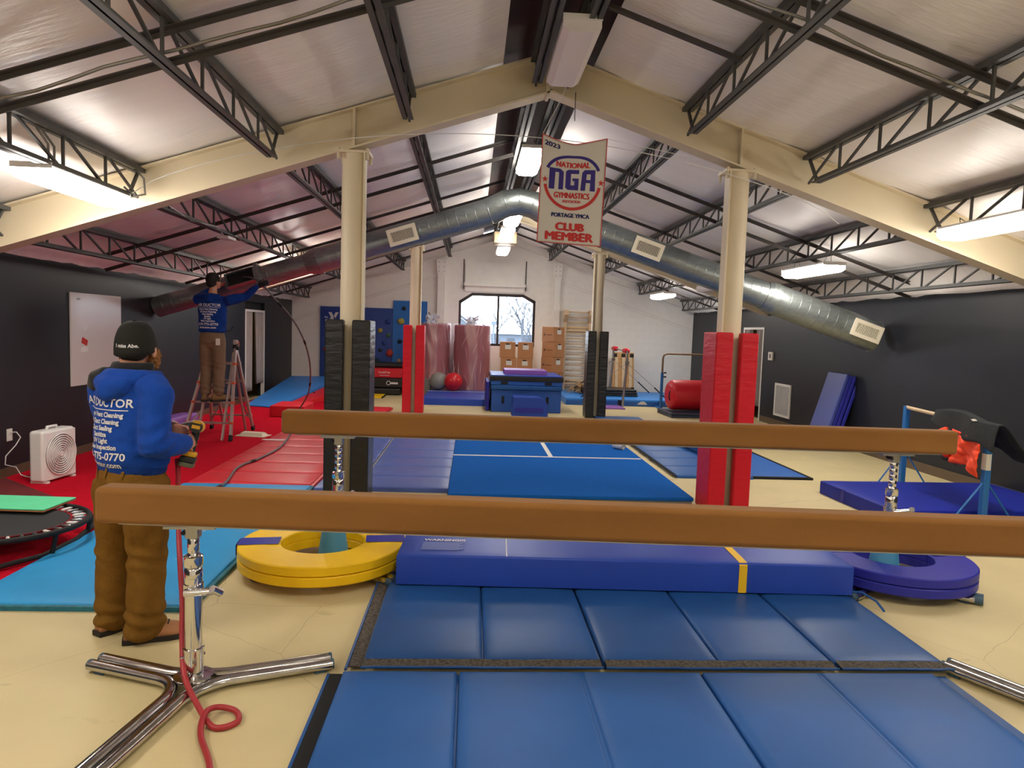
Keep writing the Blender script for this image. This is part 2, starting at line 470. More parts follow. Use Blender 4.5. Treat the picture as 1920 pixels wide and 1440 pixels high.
# painted concrete blocks, slightly proud of the joints
blk = MB().box(-0.195, 0.195, -0.006, 0, -0.095, 0.095).mesh('brick')
blk.materials.append(M['wall_white'])
spots = []
row = 0
z = 0.1
while z < 4.4:
    x = XL + (0.2 if row % 2 else 0.4)
    while x < XR - 0.2:
        if zr(abs(x - RX) + 0.2 + RX) > z + 0.5 and not (-0.7 < x < 2.05 and 1.2 < z < 2.98):
            spots.append((x, z))
        x += 0.4
    z += 0.2; row += 1
spots.sort(key=lambda p: (abs(p[1] - 1.8) + 0.12 * abs(p[0] - 1)))
for i, (x, z) in enumerate(spots[:296]):
    o = bpy.data.objects.new('brick', blk); C.objects.link(o); o.location = (x, YF, z); o.parent = wb
rest = MB()
for x, z in spots[296:]:
    rest.box(x - 0.195, x + 0.195, YF - 0.006, YF, z - 0.095, z + 0.095)
if rest.v:
    r = rest.build('brick_courses', 'wall_white', wb); r['kind'] = 'stuff'

# window
w1 = struct(MB().box(-0.41, -0.34, YF + 0.02, YF + 0.12, 1.36, 2.62).box(1.72, 1.79, YF + 0.02, YF + 0.12, 1.36, 2.68)
     .box(-0.34, 1.72, YF + 0.02, YF + 0.12, 1.36, 1.43).box(-0.04, 1.44, YF + 0.02, YF + 0.12, 2.78, 2.86)
     .prism([(-0.41, 2.62), (-0.34, 2.56), (-0.02, 2.78), (-0.04, 2.86)], YF + 0.02, YF + 0.12, 'xz')
     .prism([(1.79, 2.68), (1.44, 2.86), (1.42, 2.78), (1.72, 2.62)], YF + 0.02, YF + 0.12, 'xz')
     .build('window_1', 'win_frame'))
box('mullion', 0.69, 0.75, YF + 0.02, YF + 0.12, 1.43, 2.78, 'win_frame', w1)
MB().prism([(-0.34, 1.43), (0.69, 1.43), (0.69, 2.78), (-0.02, 2.78), (-0.34, 2.57)], YF + 0.06, YF + 0.066, 'xz').build('pane', 'glass', w1)
MB().prism([(0.75, 1.43), (1.72, 1.43), (1.72, 2.63), (1.42, 2.78), (0.75, 2.78)], YF + 0.06, YF + 0.066, 'xz').build('pane', 'glass', w1)
# boxed panel above the window, wall posts, sloping conduits
struct(MB().box(-0.25, 1.45, YF - 0.09, YF, 2.9, 3.72).build('trim_1', 'wall_white'))
struct(MB().box(-0.28, 1.48, YF - 0.2, YF - 0.091, 3.05, 3.13).build('trim_2', 'wall_white'))
for x in (-0.29, 1.49):
    struct(MB().tube([(x, YF - 0.03, 2.95), (x, YF - 0.03, 3.8)], 0.012, 6).build('trim_%d' % (6 if x < 0 else 7), 'joist'))
for i, (x0, x1) in enumerate(((-1.02, -0.81), (2.3, 2.48))):
    t = struct(box('trim_%d' % (3 + i), x0, x1, YF - 0.14, YF - 0.006, 0, 3.72, 'wall_white'))
    box('connection_plate', x0 - 0.03, x1 + 0.03, YF - 0.16, YF - 0.14, 3.35, 3.75, 'wall_white', t)
    for bz in (3.42, 3.55, 3.68):
        for bx in (x0 + 0.03, x1 - 0.03):
            MB().lathe([(0.014, 0), (0.014, -0.02)], (bx, YF - 0.16, bz), 8, 'y').build('bolt', 'steel', t)
for k, (x0, z0, x1, z1) in enumerate(((XL + 0.02, 1.95, -1.05, 3.3), (2.5, 3.3, XR - 0.02, 2.02))):
    tag(MB().tube([(x0, YF - 0.02, z0), (x1, YF - 0.02, z1)], 0.018, 6).tube([(x0, YF - 0.02, z0 - 0.07), (x1, YF - 0.02, z1 - 0.07)], 0.012, 6)
        .build('sloping_conduit', 'wall_white'), 'thin white conduit pair sloping along the far wall, ' + ('left' if k == 0 else 'right') + ' of the window', 'conduit')

# roof deck (dark) and vinyl liner panels
ceil = struct(MB().prism([(XL - 0.2, zr(XL - 0.2) + 0.16), (RX, ZT + 0.16), (XR + 0.2, zr(XR + 0.2) + 0.16), (XR + 0.2, zr(XR + 0.2) + 0.24), (RX, ZT + 0.24), (XL - 0.2, zr(XL - 0.2) + 0.24)], YB - 0.2, YF + 0.2, 'xz').build('ceiling', 'deck'))
DJ = [1.40, 2.69, 4.02, 5.30]
def liner(side, d0, d1, y0, y1, last):
    def fn(u, v):
        d = d0 + (d1 - d0) * u; y = y0 + (y1 - y0) * v
        x = RX + side * d
        z = ZT - SL * d
        sag = 0.05 * math.sin(math.pi * u) * (0.6 + 0.4 * math.sin(y * 2.6 + side))
        z += 0.03 - sag
        z += 0.012 * noise.noise(Vector((x * 1.2, y * 2.5, 3.1 * side)))
        z += 0.006 * math.sin(y * 9 + 2.5 * noise.noise(Vector((x * 2, y, 1)))) * math.sin(math.pi * u)
        if last:
            z -= 0.24 * max(0, (u - 0.35) / 0.65) ** 2 + 0.03 * u * noise.noise(Vector((y * 3, 0, side)))
        return Vector((x, y, z))
    ny = max(6, int((y1 - y0) * 5))
    MB().grid(fn, 8 if not last else 10, ny).build('insulation_panel', 'liner', ceil, smooth=True)
edges_l = [0.49] + DJ + [RX - XL]
edges_r = [0.42] + DJ + [XR - RX]
for y0, y1 in ((YB, F0), (F0, F1), (F1, F2), (F2, YF)):
    for side, ed in ((-1, edges_l), (1, edges_r)):
        for i in range(len(ed) - 1):
            liner(side, ed[i], ed[i + 1], y0, y1, i == len(ed) - 2)

# rigid frames
def rigid_frame(y, label, cols, ZB=ZB, fm='frame', fw=0.1):
    t = thing('steel_roof_frame', label, 'steel frame', (0, y, 0))
    for side, xw in ((-1, XL + 0.02), (1, XR - 0.02)):
        def P(x, z): return (x, z)
        web = MB().prism([(RX, ZB + 0.02), (xw, ZB + 0.02 - SL * abs(xw - RX)), (xw, ZT - SL * abs(xw - RX)), (RX, ZT)], -0.008, 0.008, 'xz')
        web.build('rafter_web', fm, t)
        MB().prism([(RX, ZB), (xw, ZB - SL * abs(xw - RX)), (xw, ZB + 0.018 - SL * abs(xw - RX)), (RX, ZB + 0.018)], -fw, fw, 'xz').build('bottom_flange', fm, t)
        MB().prism([(RX, ZT - 0.018), (xw, ZT - 0.018 - SL * abs(xw - RX)), (xw, ZT - SL * abs(xw - RX)), (RX, ZT)], -fw * 0.9, fw * 0.9, 'xz').build('top_flange', fm, t)
    MB().box(RX - 0.015, RX + 0.015, -0.1, 0.1, ZB + 0.03, ZT - 0.02).box(RX - 0.05, RX - 0.02, -0.1, 0.1, ZB - 0.03, ZT - 0.03).build('ridge_splice', fm, t)
    for x in cols:
        zc = ZB - SL * abs(x - RX)
        MB().lathe([(0.122, 0), (0.122, zc - 0.04)], (x, 0, 0), 28).build('column', fm, t, smooth='auto')
        MB().box(x - 0.16, x + 0.16, -0.13, 0.13, zc - 0.05, zc - 0.025).build('cap_plate', fm, t)
        for bx in (-0.14, 0.14):
            for by in (-0.11, 0.11):
                MB().lathe([(0.016, -0.08), (0.016, 0.03)], (x + bx, by, zc - 0.035), 8).build('bolt', fm, t)
        MB().prism([(x - 0.012, zc + 0.02), (x + 0.012, zc + 0.02), (x + 0.012, zr(x + 0.012) - 0.02), (x - 0.012, zr(x - 0.012) - 0.02)], -0.09, 0.09, 'xz').build('web_stiffener', fm, t)
        MB().box(x + 0.115 * (-1 if x > RX else 1) - 0.01, x + 0.115 * (-1 if x > RX else 1) + 0.01, -0.13, -0.02, 0, zc - 0.05).build('column_fin', fm, t)
CX = (-1.22, 2.68)
rigid_frame(F1, 'cream steel frame with two round columns and pitched rafters, nearest to the camera', CX)
rigid_frame(F2, 'cream steel frame with slimmer looking columns behind the round duct, farther into the hall', CX)
rigid_frame(YF - 0.07, 'shallow white steel frame against the far window wall', (), ZT - 0.2, 'wall_white', 0.06)
rigid_frame(F0, 'cream steel frame over the camera end of the hall', CX)

# padded wraps on the columns
def column_pads(x, y, m, cname, where):
    for s in (-1, 1):
        L = [(0.035, -0.27), (0.215, -0.27), (0.215, 0.14), (0.128, 0.14), (0.128, -0.17), (0.035, -0.17)]
        poly = [(u * s, v) for u, v in L]
        o = MB().prism(poly, 0.0, 1.86, 'xy').build('column_pad', m, None, bevel=0.018, seg=3)
        o.location = (x + s * 0.003, y, 0.0); o.rotation_euler = (0, 0, s * 0.012)
        tag(o, '%s vinyl corner pad on the %s column, %s half' % (cname, where, 'left' if s < 0 else 'right'), 'column pad', 'padded column wraps')
column_pads(CX[0], F1, 'pad_black', 'black', 'near left')
column_pads(CX[1], F1, 'pad_red', 'red', 'near right')
column_pads(CX[0], F2, 'pad_red', 'red', 'far left')
column_pads(CX[1], F2, 'pad_black', 'black', 'far right')

# open web joists
def joist(L, vis0, fine):
    """parts in local coordinates: along +y from 0, z = 0 at the liner"""
    parts = []
    b = MB().box(-0.055, -0.008, 0, L, -0.045, -0.005).box(0.008, 0.055, 0, L, -0.045, -0.005).box(-0.055, 0.055, 0, L, -0.006, 0.0)
    parts.append(('top_chord', b.mesh('top_chord'), 'joist', Vector()))
    b = MB().box(-0.052, -0.008, 0.16, L - 0.2, -0.318, -0.308).box(0.008, 0.052, 0.16, L - 0.2, -0.318, -0.308)
    b.box(-0.018, -0.008, 0.16, L - 0.2, -0.318, -0.272).box(0.008, 0.018, 0.16, L - 0.2, -0.318, -0.272)
    parts.append(('bottom_chord', b.mesh('bottom_chord'), 'joist', Vector()))
    n = max(2, int(round(L / 0.62))); p = L / n
    vert = MB().bar((0, 0, -0.29), (0, 0, -0.03), 0.02, 0.02, (0, 1, 0)).mesh('web_bar')
    diag = MB().bar((0, 0.04, -0.03), (0, p - 0.05, -0.29), 0.02, 0.02).mesh('web_bar')
    for i in range(n):
        y = i * p
        if y < vis0: continue
        if i: parts.append(('web_bar', vert, 'joist', Vector((0, y, 0))))
        parts.append(('web_bar', diag, 'joist', Vector((0, y, 0))))
    e = MB().bar((0, L - 0.22, -0.29), (0, L - 0.03, -0.03), 0.025, 0.025).mesh('web_bar')
    parts.append(('web_bar', e, 'joist', Vector()))
    for nme, me, mm, off in parts:
        if not me.materials: me.materials.append(M[mm])
    return parts
def place_joist(parts, x, y, label):
    t = thing('bar_joist', label, 'roof joist', (x, y, zr(x) + 0.005), 0, 'open web roof joists')
    for nme, me, mm, off in parts:
        o = bpy.data.objects.new(nme, me); C.objects.link(o); o.parent = t; o.location = off
J0 = joist(F1 - F0 - 0.02, 2.9, True)
J1 = joist(F2 - F1 - 0.02, 0, True)
J2 = joist(YF - F2 - 0.14, 0, True)
ords = ['first', 'second', 'third', 'fourth']
bays = [(F0 + 0.01, J0, 'in the bay nearest the camera'), (F1 + 0.01, J1, 'in the middle bay over the duct'), (F2 + 0.01, J2, 'in the last bay before the window')]
for yb, pj, bn in bays:
    for s, sn in ((-1, 'left'), (1, 'right')):
        for i, d in enumerate(DJ):
            place_joist(pj, RX + s * d, yb, 'dark web joist, %s %s of ridge, %s' % (ords[i], sn, bn))
        place_joist(pj, RX + s * 0.16, yb, 'dark web joist at the %s of the ridge, %s' % (sn, bn))

# horizontal bridging angles
for y, nm in ((4.65, 'near the camera'), (9.75, 'before the duct'), (12.38, 'just past the duct'), (17.3, 'in the far bay')):
    for s, sn, xw in ((-1, 'left', XL), (1, 'right', XR)):
        for off, ln, w in ((0.062, 'upper', 0.05), (0.262, 'lower', 0.045)):
            x0 = RX + s * 0.22; x1 = xw - s * 0.12
            b = MB().bar((x0, y, zr(x0) - off), (x1, y, zr(x1) - off), w, 0.008).bar((x0, y + w / 2, zr(x0) - off - 0.018), (x1, y + w / 2, zr(x1) - off - 0.018), 0.008, 0.036)
            tag(b.build('bridging_bar', 'bridge'), 'dark %s bridging bar across the %s roof slope, %s' % (ln, sn, nm), 'bridging bar', 'bridging bars under the roof')
x0, x1 = RX + 0.3, RX + 1.4
tag(MB().bar((x0, 5.72, zr(x0) - 0.06), (x1, 5.72, zr(x1) - 0.06), 0.05, 0.03).build('bridging_bar', 'bridge'), 'short dark brace from the ridge to the first right joist by the unlit lamp', 'bridging bar')
# cables and conduit on the near bars
for s, sn, xe in ((-1, 'left', -4.7), (1, 'right', 6.0)):
    pts = []
    for k in range(24):
        d = 0.5 + k * (abs(xe - RX) - 0.5) / 23
        x = RX + s * d
        pts.append((x, 4.62 + 0.02 * math.sin(k), zr(x) - 0.225 + 0.008 * math.sin(k * 1.7)))
    tag(MB().tube(pts, 0.011, 6).build('armoured_cable', 'conduit', smooth=True), 'grey armoured cable tied along the near bridging bar, %s slope' % sn, 'cable')
# white cord strung across the near frame
pts = []
for k in range(41):
    x = -3.3 + k * 7.0 / 40
    sag = 0.12 * math.sin(math.pi * k / 40)
    zz = 3.0 + 0.72 * math.sin(math.pi * k / 40) ** 0.7
    pts.append((x, F1 - 0.17, zz))
tag(MB().tube(pts, 0.004, 5).build('string_line', 'white'), 'thin white string running across the near frame behind the banner', 'string')

# ------------------------------------------------------------------ ceiling lamps
def lamp(x, y0, z, lit, label, hang=0.25, L=1.22, axis_z=0.0):
    t = thing('ceiling_lamp', label, 'lamp', (x, y0 + L / 2, z), 0, 'wraparound ceiling lamps')
    h = L / 2
    MB().box(-0.15, 0.15, -h, h, 0.1005, 0.125).build('housing', 'white', t, bevel=0.006)
    prof = [(-0.15, 0.10), (-0.145, 0.03), (-0.1, 0.0), (0.1, 0.0), (0.145, 0.03), (0.15, 0.10)]
    prof = [(-0.15, 0.10), (-0.152, 0.035), (-0.1, 0.0), (0.1, 0.0), (0.152, 0.035), (0.15, 0.10)]
    ln = MB().prism(prof, -h, h, 'xz').build('lens', ('lens_dim' if lit == 2 else 'lens') if lit else 'lens_off', t)
    for s in (-1, 1):
        MB().prism([(-0.155, 0.13), (-0.155, 0.085), (0.155, 0.085), (0.155, 0.13)], s * (h + 0.006) - 0.005, s * (h + 0.006) + 0.005, 'xz').build('end_cap', 'white', ln)
        MB().tube([(-0.06, s * (h - 0.2), 0.11), (0, s * (h - 0.1), 0.11 + hang)], 0.004, 5).tube([(0.06, s * (h - 0.2), 0.11), (0, s * (h - 0.1), 0.11 + hang)], 0.004, 5).build('chain', 'steel', t)
    return t
lm0 = lamp(-3.4, 5.61, 2.84, True, 'lit white strip lamp hanging at the upper left in front of the near frame', 0.08)
for k in (0, 1):
    MB().tube([(0.04, -0.45 + 0.07 * k, 0.12), (0.045, -0.47 + 0.08 * k, 0.3), (0.0, -0.62 + 0.06 * k, 0.46), (-0.05, -0.95, 0.45 + 0.03 * k)], 0.01, 6).build('conduit_whip', 'conduit', lm0, smooth=True)
MB().tube([(0.1, 0.6, 0.19), (0.16, 0.68, 0.12), (0.24, 0.72, 0.15), (0.22, 0.74, 0.3), (0.1, 0.76, 0.42)], 0.01, 6).build('conduit_whip', 'conduit', lm0, smooth=True)
lamp(-3.4, 13.4, 2.84, True, 'lit strip lamp below the duct on the left, seen beside the near left column', 0.1)
lamp(4.72, 5.5, 2.84, True, 'lit strip lamp cut off by the right edge of the photo', 0.1)
lamp(4.72, 8.95, 2.72, True, 'lit strip lamp on chains in the middle right above the round duct', 0.2)
lamp(4.72, 12.9, 2.72, False, 'unlit strip lamp half hidden behind the duct on the right', 0.2)
lamp(4.72, 16.6, 2.74, True, 'small looking lit strip lamp far right above the white block wall', 0.2)
lamp(0.78, 5.5, 4.12, False, 'large unlit white lamp under the ridge at the top centre', 0.05)
lamp(0.72, 9.1, 4.07, True, 'lit ridge lamp beside the upper left corner of the banner', 0.12)
lamp(0.72, 13.2, 3.93, True, 'lit ridge lamp just under the bend of the duct', 0.22)
lamp(0.72, 15.3, 3.95, 2, 'lit ridge lamp above the pale wooden tray', 0.18)
lamp(0.72, 17.3, 3.78, 2, 'lit ridge lamp nearest the window wall gable', 0.3)
lamp(-3.4, 1.7, 2.84, True, 'lit strip lamp on the left slope above the camera end', 0.1)
lamp(4.72, 1.7, 2.84, True, 'lit strip lamp on the right slope above the camera end', 0.1)
lamp(0.72, 1.6, 4.06, True, 'lit ridge lamp above the camera end', 0.1)
lamp(-3.4, -2.4, 2.84, True, 'lit strip lamp on the left slope behind the camera', 0.1)
lamp(4.72, -2.4, 2.84, True, 'lit strip lamp on the right slope behind the camera', 0.1)
lamp(0.72, -2.6, 4.06, True, 'lit ridge lamp behind the camera', 0.1)
t = thing('lamp_tray', 'empty lamp tray with loose wires on the joist left of the duct', 'lamp', (RX - 4.02, 9.55, 2.93))
box('tray', -0.075, 0.075, -0.15, 0.15, -0.04, -0.005, 'white', t)
MB().tube([(0, 0.1, 0), (0.03, 0.3, 0.05), (0.0, 0.6, 0.01), (0.02, 0.9, 0.03)], 0.006, 5).tube([(0, -0.1, 0), (0.05, -0.5, 0.06), (0.02, -1.2, 0.02), (0.05, -1.9, 0.08)], 0.006, 5).build('loose_wire', 'white', t)
t = thing('ridge_tray', 'pale wooden tray hung under the ridge at the far end', 'tray', (0.72, 16.9, 3.88))
MB().box(-0.26, 0.26, -0.28, -0.26, 0, 0.26).build('front_board', 'wood_pale', t)
MB().box(-0.26, 0.26, -0.26, 0.28, 0, 0.02).build('bottom_board', 'wood_pale', t)
for s in (-1, 1):
    MB().box(s * 0.26 - 0.01, s * 0.26 + 0.01, -0.26, 0.28, 0, 0.26).build('side_board', 'wood_pale', t)

# ------------------------------------------------------------------ round duct along the roof slope
DU = thing('round_duct', 'large round galvanised spiral duct crossing the hall under the roof', 'duct', (0, 0, 0))
pL, pT, pR = Vector((-5.06, 11.5, 2.0)), Vector((0.68, 11.0, 3.80)), Vector((6.25, 10.5, 1.90))
pLm = pL.lerp(pT, 0.42); pRm = pT.lerp(pR, 0.70)
elbow = [pT + (pL - pT).normalized() * 0.5 + Vector((0, 0, 0.0)), pT + Vector((-0.22, 0, -0.02)), pT + Vector((0.0, 0, 0.02)), pT + Vector((0.22, 0, -0.02)), pT + (pR - pT).normalized() * 0.5]
def duct_run(name, pts, rs, n=28):
    MB().tube(pts, rs, n).build(name, 'duct', DU, smooth='auto')
duct_run('duct_section', [pL, pLm], 0.165)
duct_run('reducer', [pLm, pLm.lerp(pT, 0.05), pLm.lerp(pT, 0.065)], [0.165, 0.212, 0.215])
duct_run('duct_section', [pLm.lerp(pT, 0.06), elbow[0]], 0.205)
duct_run('elbow', elbow, 0.207)
duct_run('duct_section', [elbow[-1], pRm], 0.21)
duct_run('coupling', [pRm - (pR - pT).normalized() * 0.06, pRm + (pR - pT).normalized() * 0.1], [0.225, 0.25])
duct_run('duct_section', [pRm, pR], 0.24)
def seams(a, b, r, step):
    d = b - a; k = int(d.length / step); u = d.normalized()
    s = MB()
    for i in range(1, k):
        p = a + u * (i * step)
        s.tube([p - u * 0.006, p, p + u * 0.006], [r + 0.0005, r + 0.004, r + 0.0005], 28, False)
    s.build('spiral_seam', 'duct', DU, smooth=True)
seams(pL, pLm, 0.165, 0.16); seams(pLm.lerp(pT, 0.07), elbow[0], 0.205, 0.15); seams(elbow[-1], pRm, 0.21, 0.15); seams(pRm, pR, 0.24, 0.15)
MB().tube([pR - (pR - pT).normalized() * 0.005, pR + (pR - pT).normalized() * 0.012], 0.247, 28).build('end_cap', 'duct', DU, smooth='auto')
for q in elbow[1:4]:
    pass
es = MB()
for q in (elbow[0], elbow[1], elbow[2], elbow[3], elbow[4]):
    dx = 1 if q.x >= pT.x else -1
    tng = Vector((1, -0.09, -0.327 * dx if abs(q.x - pT.x) > 0.1 else 0)).normalized()
    es.tube([q - tng * 0.008, q, q + tng * 0.008], [0.2075, 0.213, 0.2075], 28, False)
es.build('elbow_seam', 'duct', DU, smooth=True)
def register(p, u, r, label, L=0.42, H=0.22):
    """grille box facing the camera side of the duct"""
    u = u.normalized(); n = Vector((0.02, -0.92, -0.05)); n = (n - u * n.dot(u)).normalized(); w = n.cross(u).normalized()
    if w.z < 0: w = -w
    g = thing('duct_register', label, 'vent grille', p, 0, 'supply grilles on the duct')
    mtx = Matrix((( u.x, w.x, n.x), (u.y, w.y, n.y), (u.z, w.z, n.z))).to_4x4()
    g.rotation_euler = (0, 0, 0)
    h0, h1 = r - 0.04, r + 0.075
    def B(x0, x1, y0, y1, z0, z1): return MB().box(x0, x1, y0, y1, z0, z1).xf(mtx)
    B(-L / 2, L / 2, -H / 2, H / 2, h0, h1 - 0.02).build('boot', 'duct', g)
    b = MB()
    fr = 0.035
    for q in ((-L / 2 - 0.02, L / 2 + 0.02, -H / 2 - 0.02, -H / 2 + fr), (-L / 2 - 0.02, L / 2 + 0.02, H / 2 - fr, H / 2 + 0.02), (-L / 2 - 0.02, -L / 2 + fr, -H / 2 + fr, H / 2 - fr), (L / 2 - fr, L / 2 + 0.02, -H / 2 + fr, H / 2 - fr)):
        b.box(q[0], q[1], q[2], q[3], h1 - 0.02, h1)
    b.xf(mtx).build('grille_frame', 'grille', g)
    B(-L / 2 + fr, L / 2 - fr, -H / 2 + fr, H / 2 - fr, h1 - 0.019, h1 - 0.016).build('dark_throat', 'black', g)
    n_s = 15
    sl = MB().box(-0.005, 0.005, -H / 2 + fr, H / 2 - fr, h1 - 0.016, h1 - 0.003).xf(mtx).mesh('slat')
    sl.materials.append(M['grille'])
    for i in range(n_s):
        o = bpy.data.objects.new('slat', sl); C.objects.link(o); o.parent = g
        o.location = u * (-L / 2 + fr + (i + 0.5) * (L - 2 * fr) / n_s)
    return g
def on_axis(a, b, x): return a.lerp(b, (x - a.x) / (b.x - a.x))
register(on_axis(pL, pT, -1.1), pT - pL, 0.205, 'cream slatted grille on the duct left of the banner')
register(on_axis(pT, pR, 2.66), pR - pT, 0.21, 'cream slatted grille on the duct right of the banner')
register(on_axis(pT, pR, 6.0), pR - pT, 0.24, 'cream slatted grille at the low right end of the duct')
# open boot where the grille has been taken off
u = (pT - pL).normalized(); n = Vector((0, -0.9, 0.25)); n = (n - u * n.dot(u)).normalized(); w = n.cross(u)
if w.z < 0: w = -w
mtx = Matrix(((u.x, w.x, n.x), (u.y, w.y, n.y), (u.z, w.z, n.z))).to_4x4()
pO = on_axis(pL, pT, -3.62)
g = thing('open_duct_boot', 'open black duct outlet in front of the man on the ladder', 'duct opening', pO)
b = MB()
for q in ((-0.24, 0.24, -0.115, -0.1), (-0.24, 0.24, 0.1, 0.115), (-0.24, -0.225, -0.1, 0.1), (0.225, 0.24, -0.1, 0.1)):
    b.box(q[0], q[1], q[2], q[3], 0.1, 0.235)
b.xf(mtx).build('boot_sides', 'duct', g)
MB().box(-0.225, 0.225, -0.1, 0.1, 0.165, 0.172).xf(mtx).build('dark_opening', 'black', g)
MB().box(0.24, 0.3, -0.19, 0.16, 0.0, 0.215).xf(mtx).build('end_flange', 'duct', g)

# ------------------------------------------------------------------ hanging banner
BW = thing('club_banner', 'white club member banner with a red and blue emblem hanging under the ridge', 'banner', (0.93, 6.8, 0))
bx0, bx1, bz0, bz1 = -0.315, 0.305, 2.66, 3.68
def bpt(u, v, off=0.0):
    """u -0.31..0.31, v height above the banner's bottom 0..1.02"""
    sag = 0.0
    t = (u + 0.31) / 0.62
    f = v / 1.02
    dip = -0.075 * (1 - abs(2 * t - 1) ** 1.3) * max(0, f - 0.6) / 0.4
    y = 0.03 * math.sin(t * 5.0 + 0.4) * (0.4 + 0.6 * f) - 0.02 * f
    uu = u + (1 - f) * -0.02
    return Vector((uu, y - off, bz0 + v + dip - 0.03 * t + 0.02))
ban = MB().grid(lambda u, v: bpt(-0.31 + 0.62 * u, 1.02 * v), 30, 40)
bo = ban.build('cloth', 'banner', BW, smooth=True)
sm = bo.modifiers.new('thick', 'SOLIDIFY'); sm.thickness = 0.003; sm.offset = 0
for nm, pts in (('hem', [bpt(-0.31, 1.02 * k / 20, 0.003) for k in range(21)]), ('hem', [bpt(0.31, 1.02 * k / 20, 0.003) for k in range(21)]),
                ('hem', [bpt(-0.31 + 0.62 * k / 20, 0, 0.003) for k in range(21)]), ('hem', [bpt(-0.31 + 0.62 * k / 20, 1.02, 0.003) for k in range(21)])):
    MB().tube(pts, 0.004, 5).build(nm, 'print_red', BW)
def btext(s, cx, cy, w, h, m, bold=0.0, heavy=0.0):
    b = MB()
    vs, fs = glyphs(s, 0.1, bold)
    xs = [v.x for v in vs]; ys = [v.y for v in vs]
    kx = (w - 2 * heavy) / (max(xs) - min(xs)); ky = (h - heavy) / (max(ys) - min(ys)); mx_ = (max(xs) + min(xs)) / 2; my_ = (max(ys) + min(ys)) / 2
    for k, (dx, dy) in enumerate(((0, 0), (-heavy, 0), (heavy, 0), (0, heavy / 2), (0, -heavy / 2)) if heavy else ((0, 0),)):
        b.add([bpt(cx + dx + (v.x - mx_) * kx, cy + dy + (v.y - my_) * ky, 0.004 + 0.0002 * k) for v in vs], fs)
    b.build('lettering', m, BW, fix=False)
btext('2023', -0.21, 0.955, 0.155, 0.05, 'print_navy', 0.0, 0.004)
btext('NATIONAL', 0.0, 0.775, 0.325, 0.064, 'print_red', 0.0, 0.004)
btext('GYMNASTICS', 0.0, 0.462, 0.345, 0.057, 'print_red', 0.0, 0.004)
btext('ASSOCIATION', 0.0, 0.405, 0.175, 0.027, 'print_red', 0.0, 0.002)
btext('PORTAGE YMCA', 0.0, 0.272, 0.37, 0.042, 'print_navy', 0.0, 0.004)
btext('CLUB', 0.0, 0.163, 0.285, 0.08, 'print_red', 0.0, 0.009)
btext('MEMBER', 0.0, 0.07, 0.475, 0.085, 'print_red', 0.0, 0.009)
def bpoly(polys, m, nm='emblem'):
    b = MB()
    for p in polys:
        k = len(b.v)
        b.v += [bpt(u, v, 0.004) for u, v in p]; b.f.append(tuple(range(k, k + len(p))))
    b.build(nm, m, BW, fix=False)
def arc(cx, cy, rx, ry, a0, a1, w, n=28):
    qs = []
    for i in range(n):
        t0 = math.radians(a0 + (a1 - a0) * i / n); t1 = math.radians(a0 + (a1 - a0) * (i + 1) / n)
        qs.append([(cx + rx * math.cos(t0), cy + ry * math.sin(t0)), (cx + rx * math.cos(t1), cy + ry * math.sin(t1)), (cx + (rx - w) * math.cos(t1), cy + (ry - w) * math.sin(t1)), (cx + (rx - w) * math.cos(t0), cy + (ry - w) * math.sin(t0))])
    return qs
bpoly(arc(0, 0.62, 0.28, 0.268, 22, 158, 0.03), 'print_blue', 'emblem_arc')
bpoly(arc(0, 0.60, 0.28, 0.28, 190, 350, 0.03), 'print_red', 'emblem_arc')
def star(cx, cy, r):
    return [(cx + (r if k % 2 == 0 else r * 0.4) * math.sin(math.pi * k / 5), cy + (r if k % 2 == 0 else r * 0.4) * math.cos(math.pi * k / 5)) for k in range(10)]
for cx in (-0.265, 0.275):
    p = star(cx, 0.6, 0.034)
    bpoly([[p[k], p[(k + 1) % 10], (cx, 0.6)] for k in range(10)], 'print_red', 'star')
# heavy letters N G A drawn from bars
N0, N1 = 0.515, 0.725
bpoly([[(-0.225, N0), (-0.17, N0), (-0.165, N1), (-0.225, N1)], [(-0.165, N1 - 0.04), (-0.12, N1 - 0.04), (-0.105, N1 - 0.012), (-0.12, N1), (-0.165, N1)], [(-0.13, N0), (-0.085, N0), (-0.085, N1 - 0.03), (-0.105, N1 - 0.012), (-0.13, N1 - 0.04)]], 'print_blue', 'emblem_letter')
bpoly([[(-0.065, N0 + 0.02), (-0.015, N0 + 0.02), (-0.015, N1 - 0.02), (-0.065, N1 - 0.02)], [(-0.065, N1 - 0.02), (-0.04, N1), (0.06, N1), (0.06, N1 - 0.045), (-0.015, N1 - 0.045)],
       [(-0.065, N0 + 0.02), (-0.015, N0 + 0.045), (0.06, N0 + 0.045), (0.06, N0), (-0.04, N0)], [(0.02, N0 + 0.045), (0.06, N0 + 0.045), (0.06, N0 + 0.115), (0.02, N0 + 0.115)], [(0.0, N0 + 0.085), (0.02, N0 + 0.085), (0.02, N0 + 0.115), (0.0, N0 + 0.115)]], 'print_blue', 'emblem_letter')
bpoly([[(0.08, N0), (0.125, N0), (0.135, N1 - 0.03), (0.09, N1 - 0.03)], [(0.09, N1 - 0.03), (0.11, N1), (0.215, N1), (0.215, N1 - 0.045), (0.134, N1 - 0.045)], [(0.17, N0), (0.22, N0), (0.215, N1 - 0.045), (0.172, N1 - 0.045)], [(0.127, N0 + 0.075), (0.17, N0 + 0.075), (0.171, N0 + 0.105), (0.129, N0 + 0.105)]], 'print_blue', 'emblem_letter')
MB().tube([bpt(-0.31, 1.02), Vector((-0.15, 0.0, 4.02)), Vector((-0.02, 0.1, 4.35))], 0.003, 5).tube([bpt(0.31, 1.02), Vector((0.6, 0.15, 3.68)), Vector((1.2, 0.2, 3.6))], 0.003, 5).build('cord', 'white', BW)
